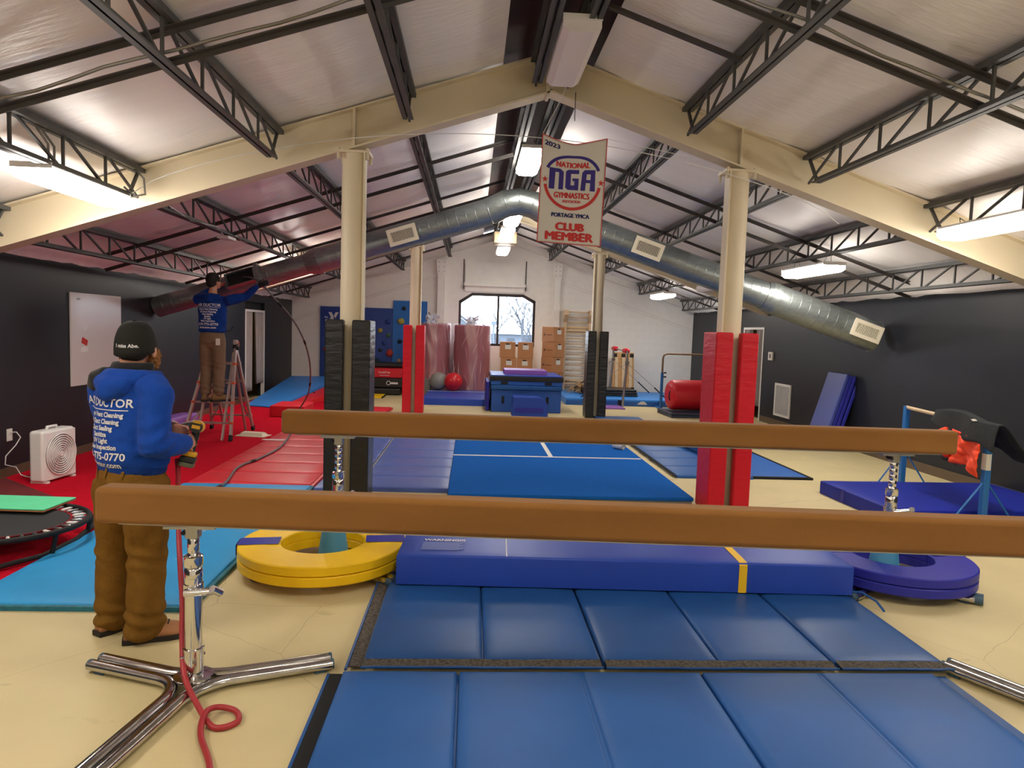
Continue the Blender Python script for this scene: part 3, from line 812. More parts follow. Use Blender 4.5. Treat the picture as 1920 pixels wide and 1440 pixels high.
MB().tube([Vector((0.0, 0.05, 4.12)), Vector((0.0, 0.05, 3.85))], 0.004, 5).build('black_tie', 'black', BW)

# ================================================================== MATS AND EQUIPMENT
def pillow(x0, x1, y0, y1, z0, z1, r=0.018, puff=0.006, seed=0.0, nx=14, ny=14):
    """soft vinyl panel: closed cushion with rounded rim and a gently uneven top"""
    b = MB()
    def top(u, v):
        x = x0 + (x1 - x0) * u; y = y0 + (y1 - y0) * v
        e = min(u, 1 - u) * (x1 - x0); f = min(v, 1 - v) * (y1 - y0)
        d = min(e, f)
        drop = 0 if d > r else r * (1 - math.sqrt(max(0, 1 - (1 - d / r) ** 2))) * 0.9
        z = z1 - drop + puff * math.sin(math.pi * u) ** 0.5 * math.sin(math.pi * v) ** 0.5
        z += 0.35 * puff * noise.noise(Vector((x * 3 + seed, y * 3, seed)))
        return Vector((x, y, z))
    us = [0, r * 0.15 / (x1 - x0), r * 0.45 / (x1 - x0), r / (x1 - x0)]
    vs_ = [0, r * 0.15 / (y1 - y0), r * 0.45 / (y1 - y0), r / (y1 - y0)]
    U = us + [us[3] + (1 - 2 * us[3]) * k / nx for k in range(1, nx)] + [1 - q for q in reversed(us)]
    V = vs_ + [vs_[3] + (1 - 2 * vs_[3]) * k / ny for k in range(1, ny)] + [1 - q for q in reversed(vs_)]
    nu, nv = len(U), len(V)
    pts = [top(u, v) for v in V for u in U]
    fs = [(j * nu + i, j * nu + i + 1, (j + 1) * nu + i + 1, (j + 1) * nu + i) for j in range(nv - 1) for i in range(nu - 1)]
    rim = [i for i in range(nu)] + [j * nu + nu - 1 for j in range(1, nv)] + [(nv - 1) * nu + i for i in range(nu - 2, -1, -1)] + [j * nu for j in range(nv - 2, 0, -1)]
    k = len(pts)
    pts += [Vector((pts[i].x, pts[i].y, z0)) for i in rim]
    n = len(rim)
    fs += [(rim[j], k + j, k + (j + 1) % n, rim[(j + 1) % n]) for j in range(n)]
    fs.append(tuple(k + j for j in range(n)))
    return b.add(pts, fs)

def panel_mat(name, label, cat, cx, cy, w, d, h, n, m, axis='x', rz=0.0, group=None, z0=0.0, gap=0.006, puff=0.005, seams_m=None, nx=14):
    t = thing(name, label, cat, (cx, cy, z0), rz, group)
    for i in range(n):
        if axis == 'x':
            a = -w / 2 + w * i / n; b_ = a + w / n
            pb = pillow(a + gap / 2, b_ - gap / 2, -d / 2, d / 2, 0, h, min(0.018, h * 0.45), puff, i * 1.7 + cx, nx, nx)
        else:
            a = -d / 2 + d * i / n; b_ = a + d / n
            pb = pillow(-w / 2, w / 2, a + gap / 2, b_ - gap / 2, 0, h, min(0.018, h * 0.45), puff, i * 1.7 + cy, nx, nx)
        pb.build('panel', m, t, smooth='auto')
        if i:
            if axis == 'x': box('fold_hinge', a - 0.02, a + 0.02, -d / 2 + 0.02, d / 2 - 0.02, 0.0, h * 0.55, m, t)
            else: box('fold_hinge', -w / 2 + 0.02, w / 2 - 0.02, a - 0.02, a + 0.02, 0.0, h * 0.55, m, t)
    return t

# ---- foreground folding mats
LOW = [(-0.615, -0.026, 1, 'blue folding mat at the bottom left with a black edge strip'), (-0.02, 1.252, 2, 'blue two panel folding mat at the bottom centre'), (1.258, 2.53, 2, 'blue two panel folding mat at the bottom right corner')]
for x0, x1, n, lb in LOW:
    t = panel_mat('panel_mat', lb, 'gym mat', (x0 + x1) / 2, 2.79, x1 - x0, 1.36, 0.042, n, 'mat_blue', group='blue folding floor mats', puff=0.006)
    w = (x1 - x0) / 2
    box('edge_binding', w - 0.01, w + 0.007, -0.68, 0.68, 0.0, 0.02, 'mat_blue', t)
    if n == 1:
        box('velcro_strip', -w - 0.065, -w - 0.004, -0.68, 0.7, 0.0, 0.012, 'velcro_black', t)
        box('edge_binding', -w - 0.08, -w - 0.066, -0.68, 0.7, 0.0, 0.014, 'mat_blue2', t)
    for k in range(1, n):
        box('fold_stitching', -w + 2 * w * k / n - 0.012, -w + 2 * w * k / n + 0.012, -0.68, 0.68, 0.03, 0.036, 'mat_blue', t)
    if x1 > 2.4:
        box('edge_binding', w + 0.004, w + 0.07, -0.68, 0.68, 0, 0.02, 'mat_blue2', t)
UP = [(-0.53, 0.745, 2, 'worn blue folding mat left of centre with a dusty hook strip along two edges'), (0.75, 2.025, 2, 'worn blue folding mat right of centre with a dusty hook strip in front'), (2.03, 2.665, 1, 'single panel worn blue mat at the right end of the second row')]
for x0, x1, n, lb in UP:
    t = panel_mat('panel_mat', lb, 'gym mat', (x0 + x1) / 2, 4.24, x1 - x0, 1.34, 0.052, n, 'mat_blue2', group='blue folding floor mats', puff=0.008)
    w = (x1 - x0) / 2
    MB().grid(lambda u, v: Vector((-w + 0.01 + (2 * w - 0.02) * u, -0.75 + 0.08 * v, 0.047 + 0.008 * v + 0.006 * noise.noise(Vector((u * 9 + x0, v * 2, 1))))), 24, 2).build('velcro_strip', 'velcro', t)
    MB().tube([(-w + 0.005 + (2 * w - 0.01) * k / 20, -0.752, 0.05 + 0.007 * noise.noise(Vector((k * 0.5 + x0, 2, 1)))) for k in range(21)], 0.007, 6).build('edge_binding', 'mat_blue2', t)
    if x0 < 0:
        box('velcro_strip', -w - 0.07, -w - 0.005, -0.7, 0.66, 0.02, 0.028, 'velcro', t)
        MB().tube([(-w - 0.075, -0.74, 0.03), (-w - 0.078, 0, 0.028), (-w - 0.075, 0.66, 0.028)], 0.008, 6).build('edge_binding', 'mat_blue2', t)

# ---- long thick landing mat under the far beam
t = thing('landing_mat', 'thick royal blue landing mat with a yellow stripe under the far beam', 'gym mat', (1.115, 4.56, 0.066), -0.037)
pillow(-1.585, 1.545, 0, 1.15, 0, 0.205, 0.016, 0.008, 3.0, 30, 14).build('foam_body', 'mat_royal', t, smooth='auto')
def strap(x, m, nm, w=0.045, top=False):
    def p(o): return [(x, -0.0 - o, 0.0), (x, -0.0 - o, 0.19), (x, 0.012, 0.205 + o), (x, 0.1, 0.209 + o), (x, 0.4, 0.213 + o), (x, 0.75, 0.213 + o), (x, 1.1, 0.209 + o)]
    P = p(0.004)[2 if top else 0:]
    b = MB()
    b.loft([[Vector((q[0] - w / 2, q[1], q[2])), Vector((q[0] + w / 2, q[1], q[2]))] for q in P], False, False)
    o = b.build(nm, m, t, fix=False)
    s = o.modifiers.new('thick', 'SOLIDIFY'); s.thickness = 0.003
strap(0.78, 'tape_yellow', 'yellow_stripe', 0.055)
strap(-0.84, 'print_white', 'seam_highlight', 0.007, True)  # thin white strip paints the highlight along the mat's seam
lettering('warning_print', 'WARNING!!!', 0.052, lambda u, v: Vector((-1.28 + u, 0.31 + v * 1.3, 0.2165)), 'print_white', t, 0.0015)
wp = MB()
for k in range(9):
    wp.add([(-1.43, 0.255 - k * 0.02, 0.2165), (-1.43 + 0.3 - 0.02 * (k % 3), 0.255 - k * 0.02, 0.2165), (-1.43 + 0.3 - 0.02 * (k % 3), 0.265 - k * 0.02, 0.2165), (-1.43, 0.265 - k * 0.02, 0.2165)], [(0, 1, 2, 3)])
wp.build('small_print', mat('faded_print', '#8795cf', rough=0.6), t, fix=False)
MB().tube([(1.545, 0.02, 0.02), (1.60, -0.02, 0.03), (1.66, -0.1, 0.0), (1.67, -0.18, -0.035)], 0.008, 6).build('carry_handle', 'mat_blue', t)

# ---- base pads around the far beam stands
def ring_pad(cx, cy, R, r, m, label, slots, rz):
    t = thing('ring_pad', label, 'ring pad', (cx, cy, 0.065), rz)
    for half in (0, 1):
        for lay, (z0, z1) in enumerate(((0.0, 0.068), (0.072, 0.14))):
            n = 28
            rings = []
            a0, a1 = math.pi * half + 0.01, math.pi * (half + 1) - 0.01
            for k in range(n + 1):
                a = a0 + (a1 - a0) * k / n
                ca, sa = math.cos(a), math.sin(a)
                e = 0.008
                prof = [(r, z0), (R - e, z0), (R, z0 + e), (R, z1 - e), (R - e, z1), ((R + r) / 2, z1 + (0.004 if lay else 0)), (r + e, z1), (r, z1 - e)]
                rings.append([Vector((q * ca, q * sa, z)) for q, z in prof])
            MB().loft(rings).build('foam_half', m, t, smooth='auto')
    for a in slots:
        b = MB()
        for s in (-1, 1):
            pass
        ca, sa = math.cos(a), math.sin(a)
        def P(q, off, z): return Vector((q * ca - off * sa, q * sa + off * ca, z))
        b.add([P(r + 0.01, -0.085, 0.1475), P(R - 0.005, -0.085, 0.1445), P(R - 0.005, 0.085, 0.1445), P(r + 0.01, 0.085, 0.1475)], [(0, 1, 2, 3)])
        b.add([P(R + 0.003, -0.085, 0.1445), P(R + 0.003, 0.085, 0.1445), P(R + 0.003, 0.085, 0.06), P(R + 0.003, -0.085, 0.06)], [(0, 1, 2, 3)])
        b.build('closing_flap', 'mat_navy', t, fix=False)
    return t
ring_pad(-1.06, 5.12, 0.60, 0.30, 'mat_yellow', 'yellow ring shaped foam pad around the left stand of the far beam', (0.0, math.pi), 0.12)
ring_pad(3.235, 5.0, 0.565, 0.29, 'mat_navy', 'navy ring shaped foam pad around the right stand of the far beam', (0.1,), 0.0)

# ---- balance beams and stands
def beam(label, a, b, z0, z1, w=0.13):
    a = Vector(a); b = Vector(b); L = (b - a).length; ang = math.atan2(b.y - a.y, b.x - a.x)
    t = thing('balance_beam', label, 'balance beam', ((a.x + b.x) / 2, (a.y + b.y) / 2, z0), ang, 'tan suede balance beams')
    MB().box(-L / 2, L / 2, -w / 2, w / 2, 0, z1 - z0).build('beam_body', 'suede', t, bevel=0.028, seg=5)
    MB().box(-L / 2 + 0.1, L / 2 - 0.1, -0.03, 0.03, -0.008, 0.0).build('under_rail', 'steel', t)
    return t
beam('tan suede balance beam nearest to the camera crossing the whole picture', (-1.75, 3.37), (3.35, 2.99), 0.832, 1.006)
beam('tan suede balance beam behind, both of its ends in view', (-1.36, 5.12), (3.57, 4.88), 1.004, 1.178)

def stand(label, x, y, ztop, dirs, L=0.6, rz=0.0, crank=1, covered=False):
    t = thing('beam_stand', label, 'beam stand', (x, y, 0), rz, 'chrome balance beam stands')
    k = len(dirs)
    for i in range(k):
        a = Vector((math.cos(dirs[i]), math.sin(dirs[i]), 0)); b = Vector((math.cos(dirs[(i + 1) % k]), math.sin(dirs[(i + 1) % k]), 0))
        la = L if not isinstance(L, (list, tuple)) else L[i]; lb = L if not isinstance(L, (list, tuple)) else L[(i + 1) % k]
        na = Vector((-a.y, a.x, 0)); nb = Vector((b.y, -b.x, 0))
        off = 0.036
        p = [a * la + na * off]
        q0 = a * 0.17 + na * off; q1 = b * 0.17 + nb * off; mid = (a + b).normalized() * 0.062 if (a + b).length > 0.2 else na * off
        p.append(q0)
        for s in range(1, 6):
            u = s / 6
            p.append(q0 * (1 - u) ** 2 + mid * 2 * u * (1 - u) + q1 * u ** 2)
        p += [q1, b * lb + nb * off]
        p = [v + Vector((0, 0, 0.036)) for v in p]
        rings = []
        for j, v in enumerate(p):
            d = (p[min(j + 1, len(p) - 1)] - p[max(j - 1, 0)]).normalized()
            sd = Vector((d.y, -d.x, 0))
            rings.append([v + sd * (0.033 * math.cos(2 * math.pi * e / 12)) + Vector((0, 0, 0.026 * math.sin(2 * math.pi * e / 12))) for e in range(12)])
        MB().loft(rings).build('leg_rail', 'chrome_leg', t, smooth='auto')
    for i in range(k):
        li = L if not isinstance(L, (list, tuple)) else L[i]
        a = Vector((math.cos(dirs[i]), math.sin(dirs[i]), 0))
        for s in (-1, 1):
            c = a * (li + 0.001) + Vector((-a.y, a.x, 0)) * 0.036 * s + Vector((0, 0, 0.036))
            MB().tube([c - a * 0.01, c + a * (0.05 if covered else 0.006)], 0.028, 10).build('end_plug', 'rubber', t, smooth='auto')
        MB().box(-0.03, 0.03, -0.05, 0.05, 0, 0.012).xf(Matrix.Translation(a * (li - 0.06)) @ Matrix.Rotation(dirs[i], 4, 'Z')).build('floor_pad', 'rubber', t)
    z = ztop
    MB().lathe([(0.088, 0.062), (0.09, 0.066), (0.09, 0.074), (0.05, 0.08)], (0, 0, 0), 24).build('hub_plate', 'chrome', t, smooth='auto')
    MB().lathe([(0.046, 0.078), (0.046, 0.2), (0.049, 0.202), (0.049, 0.21), (0.046, 0.212)], (0, 0, 0), 24).build('hub_sleeve', 'chrome', t, smooth='auto')
    zc = z - (0.44 if covered else 0.33)
    MB().lathe([(0.04, 0.2), (0.04, zc + 0.06), (0.042, zc + 0.062), (0.042, zc + 0.1), (0.036, zc + 0.11)], (0, 0, 0), 24).build('outer_post', 'chrome', t, smooth='auto')
    MB().lathe([(0.041, zc + 0.115), (0.044, zc + 0.12), (0.044, zc + 0.165), (0.038, zc + 0.17)], (0, 0, 0), 24).build('collar', 'chrome', t, smooth='auto')
    prof = [(0.027, zc + 0.1)]
    h = zc + 0.18
    while h < z - 0.07:
        prof += [(0.027, h), (0.0255, h + 0.002), (0.0255, h + 0.006), (0.027, h + 0.008)]; h += 0.045 if covered else 0.07
    prof += [(0.027, z - 0.06)]
    MB().lathe(prof, (0, 0, 0), 20).build('inner_post', 'chrome', t, smooth='auto')
    hbk = MB().box(-0.032, 0.032, -0.03, 0.03, z - 0.075, z - 0.012).build('head_bracket', 'steel', t, bevel=0.008)
    MB().box(-0.12, 0.12, -0.055, 0.055, z - 0.02, z - 0.008).build('saddle_plate', 'steel', t)
    MB().tube([(-0.036, -0.032, z - 0.045), (-0.036, 0.032, z - 0.045)], 0.011, 10).build('pivot_bolt', 'black', hbk)
    # clamp with T handle
    MB().lathe([(0.046, zc - 0.015), (0.046, zc + 0.03)], (0, 0, 0), 20).build('clamp_ring', 'chrome', t, smooth='auto')
    cb = MB().tube([(-0.02, -0.055, zc), (0.11 * crank, -0.055, zc + 0.012)], 0.019, 10).build('clamp_bar', 'chrome', t, smooth='auto')
    MB().tube([(0.115 * crank, -0.075, zc + 0.03), (0.14 * crank, -0.035, zc - 0.005)], 0.019, 10).build('clamp_knob', 'chrome', cb, smooth='auto')
    for q in range(3):
        a = dirs[q % k] + 0.6
        MB().tube([Vector((math.cos(a) * 0.04, math.sin(a) * 0.04, 0.16)), Vector((math.cos(a) * 0.058, math.sin(a) * 0.058, 0.16))], 0.009, 8).build('set_screw', 'steel', t)
    return t
D = math.radians
stand('chrome three legged stand under the left end of the near beam', -1.315, 3.36, 0.832, (math.atan2(0.2, -0.56), math.atan2(-0.63, -0.11), math.atan2(0.22, 0.61)), (0.6, 0.75, 0.66))
stand('chrome stand of the near beam with one leg tip at the right edge', 2.99, 3.04, 0.832, (math.atan2(0.54, -0.31), math.atan2(-0.6, -0.4), math.atan2(0.1, 0.6)), 0.62)
stand('chrome stand of the far beam standing inside the yellow ring pad', -0.955, 5.10, 1.004, (D(-38), D(90), D(205)), 0.56, covered=True)
stand('chrome stand of the far beam standing inside the navy ring pad', 3.14, 4.90, 1.004, (D(-38), D(85), D(215)), 0.56, covered=True)
# blue cone sleeves on the far stands
for x, y, nm, m_ in ((-0.985, 5.11, 'yellow', 'rubber'), (3.12, 4.9, 'navy', 'rubber')):
    o = MB().lathe([(0.115, 0.085), (0.11, 0.12), (0.06, 0.46), (0.055, 0.48), (0.05, 0.48)], (x, y, 0), 24).build('stand_cone', mat('cone_blue', '#4b93b8', rough=0.5), smooth='auto')
    tag(o, 'pale blue cone sleeve inside the %s ring pad' % nm, 'cone')

# ---- left side mats
t = panel_mat('cyan_mat', 'worn bright cyan mat on the left behind the standing man', 'gym mat', -2.41, 5.97, 1.38, 3.34, 0.04, 1, 'mat_cyan', puff=0.004, nx=20)
box('edge_binding', -0.69, 0.69, -1.70, -1.672, 0, 0.03, mat('teal_binding', '#1d6d80', rough=0.6, vary=0.3, vscale=20), t)
box('edge_binding', 0.692, 0.72, -1.67, 1.67, 0, 0.03, mat('teal_binding2', '#1d6d80', rough=0.6, vary=0.3, vscale=20), t)
for (x, y, a, L) in ((-0.25, -0.5, 0.3, 0.35), (0.1, -0.2, 1.0, 0.2), (-0.45, 0.1, 0.1, 0.25), (0.3, 0.3, 0.5, 0.3), (-0.1, 0.6, -0.3, 0.25), (0.35, -0.9, 0.2, 0.2)):
    b = MB()
    for k in range(5):
        yy = y + k * 0.03 + rnd.uniform(-0.02, 0.02); xx = x + rnd.uniform(-0.1, 0.1); l = L * rnd.uniform(0.3, 0.8)
        b.add([(xx, yy, 0.0475), (xx + l * math.cos(a), yy + l * math.sin(a) * 0.3, 0.0475), (xx + l * math.cos(a), yy + l * math.sin(a) * 0.3 + 0.035, 0.0475), (xx + 0.3 * l, yy + 0.012, 0.0475)], [(0, 1, 2, 3)])
    b.build('scuff_mark', 'tape_white', t, fix=False)
carpet = tag(box('red_carpet', XL + 0.02, -3.08, 3.0, 19.9, 0.001, 0.012, 'carpet_red'), 'red carpet covering the floor along the left wall', 'carpet')
mm = MB().prism([(-5.07, 4.6), (-3.86, 5.0), (-3.86, 6.82), (-5.07, 7.8)], 0.0125, 0.02, 'xy').build('floor_mat', 'maroon')  # dark maroon sheet laid on the carpet as a painted shadow
tag(mm, 'thin dark maroon sheet painting the shadow under and behind the mini trampoline', 'painted shadow')
t = thing('red_panel_mat', 'long glossy red folding mat running away beside the carpet', 'gym mat', (-2.4, 11.5, 0.0))
npan = 13
for i in range(npan):
    a = -3.85 + 7.7 * i / npan
    pillow(-0.66, 0.66, a + 0.003, a + 7.7 / npan - 0.003, 0, 0.045, 0.016, 0.006, i * 2.1, 8, 6).build('panel', 'mat_red', t, smooth='auto')
MB().add([(-0.72, -1.0, 0.052), (-0.38, -1.05, 0.056), (-0.36, -0.95, 0.056), (-0.70, -0.9, 0.052)], [(0, 1, 2, 3)]).build('white_tape', 'tape_white', t, fix=False)
box('side_flap', 0.665, 0.7, -3.85, 3.85, 0, 0.03, 'mat_red', t)
t = thing('slate_panel_mat', 'slate blue folding mats with many cross seams left of the blue floor', 'gym mat', (-0.7, 9.95, 0.0))
for i in range(8):
    a = -2.4 + 4.8 * i / 8
    pillow(-0.5, 0.5, a + 0.004, a + 0.6 - 0.004, 0, 0.05, 0.016, 0.007, i * 1.3, 8, 6).build('panel', 'mat_slate', t, smooth='auto')
t = panel_mat('slate_panel_mat', 'narrow slate blue mat strip between the red mat and the near left column', 'gym mat', -1.46, 10.0, 0.44, 4.9, 0.03, 8, 'mat_slate', axis='y', puff=0.004, nx=6)

# ---- spring floor
t = thing('spring_floor', 'raised blue carpeted tumbling floor with white tape lines', 'tumbling floor', (1.09, 9.85, 0))
box('wood_deck', -1.28, 1.29, -2.72, 2.75, 0.0, 0.062, mat('deck_edge', '#8f8b80', rough=0.6), t)
MB().box(-1.3, 1.3, -2.75, 2.75, 0.063, 0.105).build('carpet_top', 'carpet_blue', t, bevel=0.012)
for (x0, x1, y0, y1) in ((-1.3, 1.27, -0.56, -0.50), (-1.28, 1.27, 1.5, 1.56), (0.0, 0.06, -0.5, 1.5)):
    box('tape_line', x0, x1, y0, y1, 0.1055, 0.107, 'tape_white', t)
o = MB().lathe([(0.05, -0.09), (0.052, -0.088), (0.052, 0.088), (0.05, 0.09), (0.036, 0.09), (0.036, -0.09)], (0, 0, 0), 20, 'y', False).build('tape_roll', 'white', smooth='auto')
o.location = (2.22, 10.1, 0.16); o.rotation_euler = (0, 0, D(38)); tag(o, 'white hollow tube lying on the blue tumbling floor', 'tube')

# ---- right hand mats
t = panel_mat('panel_mat', 'blue folding mat beside the tumbling floor with a ragged black edge', 'gym mat', 3.16, 11.7, 1.0, 6.2, 0.035, 10, 'mat_blue', axis='y', puff=0.005, nx=6, group='blue mats right of the tumbling floor')
MB().grid(lambda u, v: Vector((-0.5 - 0.045 * u - 0.02 * noise.noise(Vector((v * 30, 0, 1))) * u, -3.1 + 6.2 * v, 0.034 - 0.018 * u)), 2, 60).build('hook_edge', 'velcro_black', t)
t = panel_mat('floor_mat', 'flat blue mat with black border behind the near right column', 'gym mat', 3.95, 10.3, 0.95, 3.2, 0.03, 1, mat('blue_felt', '#2a62b0', rough=0.6, vary=0.06), puff=0.002, group='blue mats right of the tumbling floor')
for q in ((-0.52, 0.52, -1.66, -1.605), (0.48, 0.52, -1.6, 1.6)):
    box('black_border', q[0], q[1], q[2], q[3], 0, 0.028, 'velcro_black', t)
t = thing('low_beam', 'low blue practice beam with a chrome end plate on the floor', 'balance beam', (3.62, 8.85, 0.045), D(4))
MB().box(-0.06, 0.06, 0.01, 3.6, 0.0, 0.15).build('beam_body', 'mat_blue2', t, bevel=0.02, seg=3)
MB().box(-0.064, 0.064, -0.006, 0.012, -0.003, 0.155).build('end_plate', 'chrome', t, bevel=0.02, seg=3)
t = thing('landing_mat', 'deep navy landing mat under the junior bar at the right wall', 'gym mat', (5.16, 7.2, 0), D(2))
pillow(-0.95, 1.2, -0.62, 0.75, 0, 0.15, 0.014, 0.006, 5.0, 16, 14).build('foam_body', 'mat_deep', t, smooth='auto')
box('strap', -0.952, -0.93, 0.25, 0.31, 0, 0.152, 'mat_navy', t)
t = thing('floor_mat', 'flat blue strip mat along the front of the deep navy landing mat', 'gym mat', (5.45, 6.35, 0))
pillow(-0.75, 0.85, -0.15, 0.15, 0, 0.035, 0.012, 0.003, 8).build('panel', 'mat_blue', t, smooth='auto')

# junior bar with clothes
t = thing('junior_bar', 'blue junior bar with wooden rail standing over the navy mat', 'gym bar', (0, 0, 0))
PA, PB_ = Vector((5.42, 8.28, 0)), Vector((5.06, 6.43, 0))
for P_, zb in ((PA, 0.0), (PB_, 0.035)):
    MB().bar(P_ + Vector((0, 0, zb)), P_ + Vector((0, 0, 1.035)), 0.06, 0.06, (0, 1, 0)).build('upright', 'blue_steel', t, bevel=0.006)
    for s in (-1, 1):
        MB().tube([P_ + Vector((0, 0, 0.5)), P_ + Vector((s * 0.33, 0.0, zb + 0.03))], 0.010, 8).build('brace', 'blue_steel', t)
    MB().bar(P_ + Vector((-0.38, 0, zb + 0.015)), P_ + Vector((0.38, 0, zb + 0.015)), 0.05, 0.03).build('base_tube', 'blue_steel', t)
MB().tube([PA + Vector((0, 0, 1.02)), PB_ + Vector((0, 0, 1.02))], 0.021, 12).build('rail', 'wood_pale', t, smooth='auto')
MB().box(PB_.x - 0.0325, PB_.x - 0.0305, PB_.y - 0.03, PB_.y + 0.03, 0.6, 0.76).box(PB_.x - 0.03, PB_.x + 0.02, PB_.y - 0.0325, PB_.y - 0.0305, 0.6, 0.76).build('white_sticker', 'paper', t)
J = thing('black_jacket', 'black jacket thrown over the junior bar at the right wall', 'jacket', (0, 0, 0))
def jk(u, v):
    p = PA.lerp(PB_, 0.44 + 0.66 * u)
    sd = v * 2 - 1; a = abs(sd)
    wr = 0.03 * noise.noise(Vector((u * 5, sd * 3, 2))) + 0.012 * math.sin(u * 16 + sd * 5)
    wr *= 0.25 + 0.75 * a
    if sd < 0:
        off = -(0.03 + 0.06 * a + 0.015 * math.sin(u * 11)); z = 1.085 - (0.15 + 0.10 * u) * a ** 1.2 - 0.015 * u
    else:
        off = 0.03 + (0.12 + 0.2 * u ** 1.5) * a; z = 1.085 - (0.20 + 0.16 * u + 0.10 * max(0, u - 0.7)) * a ** 1.25 - 0.02 * u
    z += wr * (0.4 + a) + 0.05 * math.sin(math.pi * min(1, u * 1.3)) * (1 - a)
    return Vector((p.x + off + wr * 0.5, p.y + wr, z))
o = MB().grid(jk, 40, 30).build('shell', 'jacket_k', J, smooth=True)
sm = o.modifiers.new('t', 'SOLIDIFY'); sm.thickness = 0.01
lab = MB().add([jk(a, b) + Vector((-0.012, -0.03, 0.012)) for a, b in ((0.62, 0.36), (0.68, 0.43), (0.725, 0.42), (0.665, 0.35))], [(0, 1, 2, 3)])
lab.build('label_patch', 'paper', J, fix=False)
K = thing('orange_jacket', 'bright orange jacket hanging below the black one on the junior bar', 'jacket', (0, 0, 0))
def ok(u, v):
    p = PA.lerp(PB_, 0.60 + 0.39 * u)
    z = 0.93 - 0.03 * u - (0.36 + 0.03 * math.sin(u * 7) - 0.12 * (1 - u) ** 2) * v
    w = 0.065 + 0.04 * math.sin(u * 13 + v * 3) * v + 0.03 * v + 0.025 * noise.noise(Vector((u * 8, v * 8, 0)))
    return Vector((p.x - w, p.y - 0.2 * w, z))
o = MB().grid(ok, 30, 22).build('shell', 'jacket_o', K, smooth=True)
sm = o.modifiers.new('t', 'SOLIDIFY'); sm.thickness = 0.015
MB().tube([ok(0.1, 0.1) + Vector((-0.02, 0, 0)), ok(0.0, 0.35) + Vector((-0.05, 0.02, 0)), ok(0.1, 0.6) + Vector((-0.06, 0, 0)), ok(0.3, 0.8) + Vector((-0.05, 0, 0))], [0.04, 0.055, 0.055, 0.045], 10).build('sleeve', 'jacket_o', K, smooth=True)
MB().grid(lambda u, v: ok(0.02 + 0.2 * u, 0.0) + Vector((-0.05 + 0.02 * math.sin(u * 9), 0, -0.02 - 0.14 * v)), 8, 6).build('grey_lining', 'jacket_g', K, smooth=True)
MB().grid(lambda u, v: PA.lerp(PB_, 0.52 + 0.22 * u) + Vector((-0.03 + 0.015 * math.sin(u * 8 + v * 3), 0, 0.86 - 0.30 * v - 0.02 * u)), 10, 10).build('dark_pocket', 'jacket_k', K, smooth=True)

# ---- things on the right wall
t = thing('folded_panel_mat', 'blue folded panel mat leaning on the dark right wall', 'gym mat', (6.05, 11.42, 0.0), 0, rot=(0, D(15.5), D(-4)))
for i in range(4):
    x0 = -0.11 + i * 0.062 + (0.012 if i == 3 else 0)
    MB().box(x0, x0 + 0.056, -0.16, 0.55, 0.012, 1.29 - 0.015 * (i % 2)).build('panel', 'mat_navy' if i else mat('periwinkle_vinyl', '#3c4a9c', rough=0.4, bump=0.2, bscale=4), t, bevel=0.014, seg=3)
t = thing('return_air_grille', 'white louvred return air grille low on the right wall', 'vent grille', (XR - 0.012, 13.9, 0.56))
b = MB()
for q in ((-0.36, 0.36, -0.34, -0.3), (-0.36, 0.36, 0.3, 0.34), (-0.36, -0.32, -0.3, 0.3), (0.32, 0.36, -0.3, 0.3)):
    b.box(-0.012, 0.012, q[0], q[1], q[2], q[3])
b.build('grille_frame', 'white', t)
box('dark_backing', 0.004, 0.01, -0.32, 0.32, -0.3, 0.3, 'black', t)
sl = MB().bar((0, -0.32, 0), (0, 0.32, 0), 0.022, 0.008, (0.55, 0, 0.8)).mesh('slat'); sl.materials.append(M['white'])
for i in range(24):
    o = bpy.data.objects.new('slat', sl); C.objects.link(o); o.parent = t; o.location = (-0.003, 0, -0.288 + i * 0.025)
t = thing('thermostat', 'small white thermostat cover on the right wall', 'thermostat', (XR - 0.02, 14.55, 1.45))
MB().box(-0.02, 0.02, -0.11, 0.11, -0.09, 0.09).build('cover', 'paper', t, bevel=0.012)
box('keypad', -0.024, -0.019, -0.03, 0.02, -0.04, 0.04, 'drill_k', t)

# doors: white jambs and grey curtains
def curtain_door(n, x, y0, y1, zt, side, zb):
    d = struct(MB().box(x - 0.04, x + 0.04, y0, y0 + 0.05, 0, zt).box(x - 0.04, x + 0.04, y1 - 0.05, y1, 0, zt).box(x - 0.04, x + 0.04, y0 + 0.05, y1 - 0.05, zt - 0.05, zt).build('door_%d' % n, 'white'))
    return d
def curtain(x, y0, y1, z0, z1, label, k):
    def fn(u, v):
        y = y0 + (y1 - y0) * u
        spread = 1 - 0.12 * v
        yc = (y0 if k < 0 else y1)
        y = yc + (y - yc) * spread
        return Vector((x + 0.035 * math.sin(u * 26 + v * 0.8) + 0.01 * math.sin(u * 60), y, z1 + (z0 - z1) * v))
    o = MB().grid(fn, 60, 12).build('curtain', 'curtain', smooth=True)
    s = o.modifiers.new('t', 'SOLIDIFY'); s.thickness = 0.004
    tag(o, label, 'curtain', 'grey door curtains')
curtain_door(1, XL - 0.03, 15.95, 17.4, 2.1, -1, 0)
curtain(XL - 0.035, 16.02, 16.5, 0.22, 2.05, 'grey curtain, nearer half in the left wall doorway', -1)
curtain(XL - 0.035, 16.75, 17.33, 0.35, 2.05, 'grey curtain, farther half in the left wall doorway', 1)
struct(box('trim_5', XL - 0.12, XL - 0.09, 15.95, 17.4, 2.1, 2.28, 'black'))
curtain_door(2, XR + 0.03, 15.0, 16.15, 2.07, 1, 0)
curtain(XR + 0.035, 15.06, 15.42, 0.3, 2.02, 'grey curtain, nearer half in the right wall doorway', -1)
curtain(XR + 0.035, 15.75, 16.1, 0.15, 2.02, 'grey curtain, farther half in the right wall doorway', 1)
